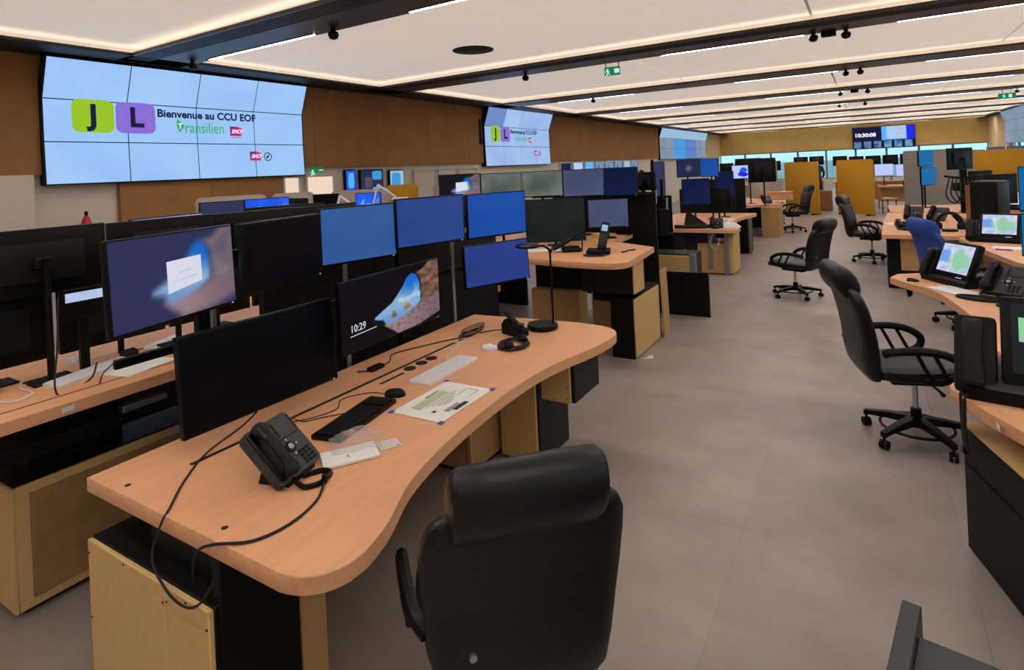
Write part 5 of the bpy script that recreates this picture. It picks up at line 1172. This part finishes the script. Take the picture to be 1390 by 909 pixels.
# ------------------------------------------------------------------ right-hand desks
paper('white papers before the map terminal on the curved desk', (.55, 5.66), math.radians(-55), .34, .2, ZC, 'paper', 3)
t = thing('oval_stand', 'black oval ring stand beside the map terminal', 'stand', (.66, 5.38, ZC), -.5); obj('ring', tube(bm_new(), [(.13 * math.cos(a * PI / 12), .06 * math.sin(a * PI / 12), .01) for a in range(24)], .012, 6, True), 'plastic_black', t); obj('plate', prism(bm_new(), [(.12 * math.cos(a * PI / 10), .055 * math.sin(a * PI / 10)) for a in range(20)], 0, .008), 'plastic_dark', t)
def strap(label, x, y, zt, L, rz):
    t = thing('lanyard', label, 'strap', (x, y, zt), rz, 'black straps over desk edges')
    p = smooth_path([(.05, .0, .010), (.0, 0, .016), (-.022, 0, -.02), (-.026, .004, -L * .5), (-.02, .012, -L), (-.024, .024, -L * .8), (-.026, .03, -L * .3), (-.02, .03, .012), (.05, .03, .008)], 4)
    obj('webbing', tube(bm_new(), p, .021, 6, False, .35), 'fabric_black', t); obj('clip', box(bm_new(), -.034, -.016, .004, .03, -L - .02, -L + .01, .003), 'plastic_black', t)
strap('black strap hanging over the desk corner at the right edge', .355, 3.25, ZC, .24, math.radians(10)); strap('black strap hanging over the curved desk end', .28, 5.98, ZC, .12, math.radians(-40))
desk_phone('black console with handset behind the map terminal at the right', (.85, 5.62, ZC), math.radians(-30), 1.25, 40); keyboard('dark keyboard on the curved desk at the right', (.86, 5.05), math.radians(-70), .36, .14, 'plastic_dark', 'plastic_black', 5, 14, False, ZC)
t = thing('round_speaker', 'round black speaker at the right edge of the curved desk', 'speaker', (1.02, 5.32, ZC), -.4); obj('shell', lathe(bm_new(), [(.0001, 0), (.09, 0), (.10, .06), (.095, .15), (.06, .2), (.0001, .21)], n=20), 'plastic_black', t); obj('foot', lathe(bm_new(), [(.1, 0), (.11, .004), (.1, .012)], n=20), 'rubber', t)
desk_phone('left of two black telephones on the desk right of the aisle', (.62, 11.35, ZC), math.radians(-10), 1.25, 42); desk_phone('right of two black telephones on the desk right of the aisle', (.92, 11.2, ZC), math.radians(-30), 1.2, 42)
desk_phone('flat black telephone near the front edge of the desk right of the aisle', (.45, 9.95, ZC), math.radians(10), 1.1, 16)
paper('white papers on the desk right of the aisle', (.42, 10.7), .2, .4, .3, ZC, 'paper', 2); paper('open white binder beside the flat telephone', (.72, 10.2), .1, .3, .4, ZC, 'paper_edge', 5)
t = thing('headset_stand', 'black headset hanging on its stand beside the blue chair', 'headset', (.93, 9.75, ZC)); obj('band', tube(bm_new(), [(.13 * math.cos(a * PI / 10), 0, .12 + .13 * math.sin(a * PI / 10)) for a in range(11)], .022, 8), 'plastic_black', t)
for x in (-.13, .13): obj('ear_cup', lathe(bm_new(), [(.0001, .03), (.05, .03), (.055, .08), (.04, .12), (.0001, .125)], (x, 0, 0), 12), 'plastic_black', t)
obj('foot', cyl(bm_new(), (0, 0, 0), .09, .03, 16), 'plastic_black', t)
paper('white papers on the rear terminal desk', (1.3, 8.2), -.3, .3, .2, ZC, 'paper', 2)
t = thing('pen', 'violet pen on the rear terminal desk', 'pen', (1.22, 8.02, ZC), -.4); obj('barrel', tube(bm_new(), [(-.07, 0, .008), (.06, 0, .008)], .008, 8), 'ink_violet', t); obj('tip', tube(bm_new(), [(.06, 0, .008), (.08, 0, .008)], [.007, .002], 8), 'plastic_black', t)
paper('papers before the pale tablet terminal', (2.6, 13.15), .1, .5, .25, ZC, 'paper', 2); mouse('black mouse beside the pale tablet terminal', (2.95, 13.2), 0, 'plastic_black', ZC)
t = thing('waste_bin', 'white bin beside the grey screen', 'bin', (1.72, 14.8, 0)); obj('bucket', lathe(bm_new(), [(.13, 0), (.16, .6), (.15, .6), (.12, .02)], n=16), 'white_plastic', t); obj('rim', lathe(bm_new(), [(.155, .59), (.17, .6), (.155, .61)], n=16), 'white_plastic', t)
t = thing('tool_trolley', 'dark grey open trolley cut off at the bottom right corner', 'trolley', (.24, 1.575, 0), math.radians(-9))
obj('side_rail', box(bm_new(), -.285, -.235, -.6, .53, .08, .46, .003), 'plastic_mid', t); obj('deck', box(bm_new(), -.235, .5, -.6, .435, .41, .43, .003), 'plastic_mid', t); obj('lower_deck', box(bm_new(), -.235, .5, -.6, .40, .08, .11, .003), 'plastic_dark', t); obj('far_rail', box(bm_new(), .5, .55, -.6, .53, .08, .46, .003), 'plastic_mid', t)
for x in (-.2, .45):
    for y in (-.55, .35):
        obj('wheel', cyl(bm_new(), (x - .012, y, .035), .035, .024, 14, 'x'), 'rubber', t); obj('fork', box(bm_new(), x - .016, x + .016, y - .012, y + .012, .035, .08), 'steel', t)

# white folding desk lamps by the left wall
def fold_lamp(label, loc, rz, s=1.0):
    t = thing('folding_lamp', label, 'lamp', loc, rz, 'white folding desk lamps')
    obj('foot', cyl(bm_new(), (0, 0, 0), .09 * s, .02, 16), 'white_plastic', t); obj('lower_arm', tube(bm_new(), [(0, 0, .02), (.0, 0, .55 * s), (.12 * s, 0, .98 * s)], .014, 6), 'white_plastic', t)
    obj('upper_arm', tube(bm_new(), [(.12 * s, 0, .98 * s), (.33 * s, 0, .82 * s)], .013, 6), 'white_plastic', t); obj('head', box(bm_new(), .28 * s, .48 * s, -.04, .04, .78 * s, .81 * s, .005), 'white_plastic', t)
fold_lamp('white folding lamp before the small yellow screen at the left', (-5.35, 5.3, .74), .7, 1.02); fold_lamp('white folding lamp beside the vivid blue login monitor', (-5.0, 4.38, .74), .5, .93)

# ------------------------------------------------------------------ far end of the hall
def far_desk(label, x0, x1, y, mons, mat='scr_off', group='desks at the far end', back=True, zt=.74, zm=(1.2, 1.55), where=''):
    d = desk(label, ((x0 + x1) / 2, y, 0), [(x0, y - .4), (x1, y - .4), (x1, y + .4), (x0, y + .4)], zt)
    d['group'] = group
    pbox('leg_panel', d, x0 + .1, x0 + .14, y - .35, y + .35, 0, zt - .055, 'oak_brown'); pbox('leg_panel', d, x1 - .14, x1 - .1, y - .35, y + .35, 0, zt - .055, 'oak_brown'); pbox('modesty_panel', d, x0 + .14, x1 - .14, y - .02, y + .02, .2, zt - .055, 'oak')
    w = (x1 - x0) / mons
    for i in range(mons):
        a, b = (x0 + i * w + .03, y), (x0 + (i + 1) * w - .03, y + .03)
        if back: a, b = b, a
        dz = random.uniform(-.05, .05)
        monitor(a, b, zm[0] + dz, zm[1] + dz, mat, '%s monitor on the %s' % (('sole' if mons == 1 else ord_[i]), where), zt, None, 0, 'small monitors at the far end')
far_desk('far beech desk under the clock display', -1.2, 1.7, 27.5, 5, 'scr_off', zm=(1.35, 1.75), where='row under the clock display, counted from the left')
far_desk('far beech desk before the right end windows', 1.9, 4.6, 25.5, 5, 'scr_slate_lit', back=False, zm=(1.4, 1.8), where='row before the right end windows, counted from the left')
far_desk('beech desk with pale blue monitors behind the right yellow screen', .2, 2.0, 23.0, 3, 'scr_bright', back=False, zm=(1.05, 1.45), where='desk behind the right yellow screen, counted from the left')
far_desk('beech desk at the far left windows', -5.5, -3.0, 26.5, 4, 'scr_off', zm=(1.3, 1.7), where='row at the far left windows, counted from the left')
far_desk('beech desk beyond the left yellow screen', -2.9, -1.6, 30.0, 2, 'scr_off', zm=(1.4, 1.8), where='desk beyond the left yellow screen, counted from the left')
far_desk('beech desk at the right wall with slate monitors', 3.0, 4.8, 16.2, 3, 'scr_off', zm=(1.35, 1.8), where='desk by the right wall, counted from the left')
t = thing('drawer_cabinet', 'brown wooden cabinet between the two yellow screens', 'cabinet', (-1.25, 22.0, 0)); obj('carcass', box(bm_new(), -.25, .25, -.3, .3, 0, .66, .005), 'oak_brown', t); obj('drawer', box(bm_new(), -.23, .23, -.31, -.3, .05, .62, .004), 'oak_brown', t)
t = thing('visitor_chair', 'tan shell chair behind the right yellow screen', 'chair', (.45, 20.9, 0), math.radians(-60))
obj('shell', ring_loft(bm_new(), [sup(0, -.2 - .12 * q, .42 + .5 * q, .46 - .1 * q, .05, 14) for q in (0, .3, .6, .85, 1)]), 'beech_edge', t); obj('seat', box(bm_new(), -.23, .23, -.22, .24, .42, .46, .015), 'beech_edge', t)
for x in (-.2, .2):
    for y in (-.2, .2): obj('leg', cyl(bm_new(), (x, y, 0), .014, .42, 8), 'plastic_dark', t)

# ------------------------------------------------------------------ people, far off
def person(label, loc, rz, shirt, pose='sit'):
    t = thing('person', label, 'person', loc, rz)
    if pose == 'stand':
        J = [((0, 0, .95), .14), ((0, 0, 1.15), .13), ((0, 0, 1.38), .15), ((0, .01, 1.5), .06), ((0, .02, 1.64), .10),
             ((.18, 0, 1.40), .06), ((.25, .03, 1.15), .045), ((.22, .2, 1.0), .035), ((-.18, 0, 1.40), .06), ((-.25, .03, 1.15), .045), ((-.22, .12, .95), .035),
             ((.1, 0, .88), .09), ((.11, .02, .48), .065), ((.11, 0, .08), .045), ((.11, .12, .04), .035), ((-.1, 0, .88), .09), ((-.11, .02, .48), .065), ((-.11, 0, .08), .045), ((-.11, .12, .04), .035)]
    else:
        J = [((0, 0, .55), .15), ((0, -.01, .75), .14), ((0, .02, .98), .15), ((0, .04, 1.1), .06), ((0, .07, 1.24), .10),
             ((.18, .02, 1.0), .06), ((.26, .08, .78), .045), ((.2, .32, .78), .035), ((-.18, .02, 1.0), .06), ((-.26, .08, .78), .045), ((-.2, .32, .78), .035),
             ((.1, .05, .52), .09), ((.12, .42, .5), .07), ((.12, .42, .08), .045), ((.12, .54, .04), .035), ((-.1, .05, .52), .09), ((-.12, .42, .5), .07), ((-.12, .42, .08), .045), ((-.12, .54, .04), .035)]
    E_ = [(0, 1), (1, 2), (2, 3), (3, 4), (2, 5), (5, 6), (6, 7), (2, 8), (8, 9), (9, 10), (0, 11), (11, 12), (12, 13), (13, 14), (0, 15), (15, 16), (16, 17), (17, 18)]
    me = bpy.data.meshes.new('body'); me.from_pydata([j[0] for j in J], E_, [])
    o = bpy.data.objects.new('body', me); COL.objects.link(o)
    sk = o.modifiers.new('s', 'SKIN'); o.modifiers.new('u', 'SUBSURF').levels = 1
    for i, v in enumerate(me.skin_vertices[0].data): v.radius = (J[i][1], J[i][1] * (.8 if i < 3 else 1)); v.use_root = (i == 0)
    dg = bpy.context.evaluated_depsgraph_get(); m2 = bpy.data.meshes.new_from_object(o.evaluated_get(dg)); bpy.data.objects.remove(o)
    for m in (shirt, 'trousers', 'skin', 'shoe'): m2.materials.append(MATS['plastic_matte' if m == 'shoe' else m])
    neck = J[3][0][2]; hip = J[0][0][2] + .05
    for p in m2.polygons:
        c = p.center; p.use_smooth = True
        hand = min((Vector(J[7][0]) - c).length, (Vector(J[10][0]) - c).length) < .08
        p.material_index = 2 if (c.z > neck - .02 or hand) else 0 if (c.z > hip or abs(c.x) > .2) else 3 if c.z < .1 else 1
    b = link('body', m2, t)
    hx = Vector(J[4][0])
    obj('hair', lathe(bm_new(), [(.10, -.02), (.112, .04), (.10, .085), (.06, .12), (.0001, .13)], (hx.x, hx.y - .02, hx.z), 14), 'hair', t)
    for x in (-.035, .035): obj('eye', lathe(bm_new(), [(.0001, -.01), (.012, 0), (.0001, .01)], (hx.x + x, hx.y + .095, hx.z + .01), 6), 'white_plastic', t)
    obj('nose', lathe(bm_new(), [(.018, -.03), (.012, 0), (.004, .02)], (hx.x, hx.y + .10, hx.z), 6), 'skin', t)
    return t
person('person in dark clothes standing between the two yellow screens', (-1.55, 24.0, 0), face(-.3, 1), 'shirt_dark', 'stand')
person('person in a red top standing beyond the left yellow screen', (-2.2, 25.5, 0), face(.4, .9), 'red_fabric', 'stand')
t = thing('stool', 'dark stool under the person at the pale blue monitors', 'stool', (1.25, 22.2, 0)); obj('seat', lathe(bm_new(), [(.0001, .40), (.2, .40), (.22, .43), (.2, .46), (.0001, .46)], n=16), 'fabric_black', t); obj('post', cyl(bm_new(), (0, 0, .02), .03, .38, 10), 'plastic_black', t); obj('foot', cyl(bm_new(), (0, 0, 0), .2, .02, 14), 'plastic_black', t)
person('seated person in dark clothes at the pale blue monitors', (1.25, 22.2, 0), face(.1, 1), 'shirt_dark', 'sit')
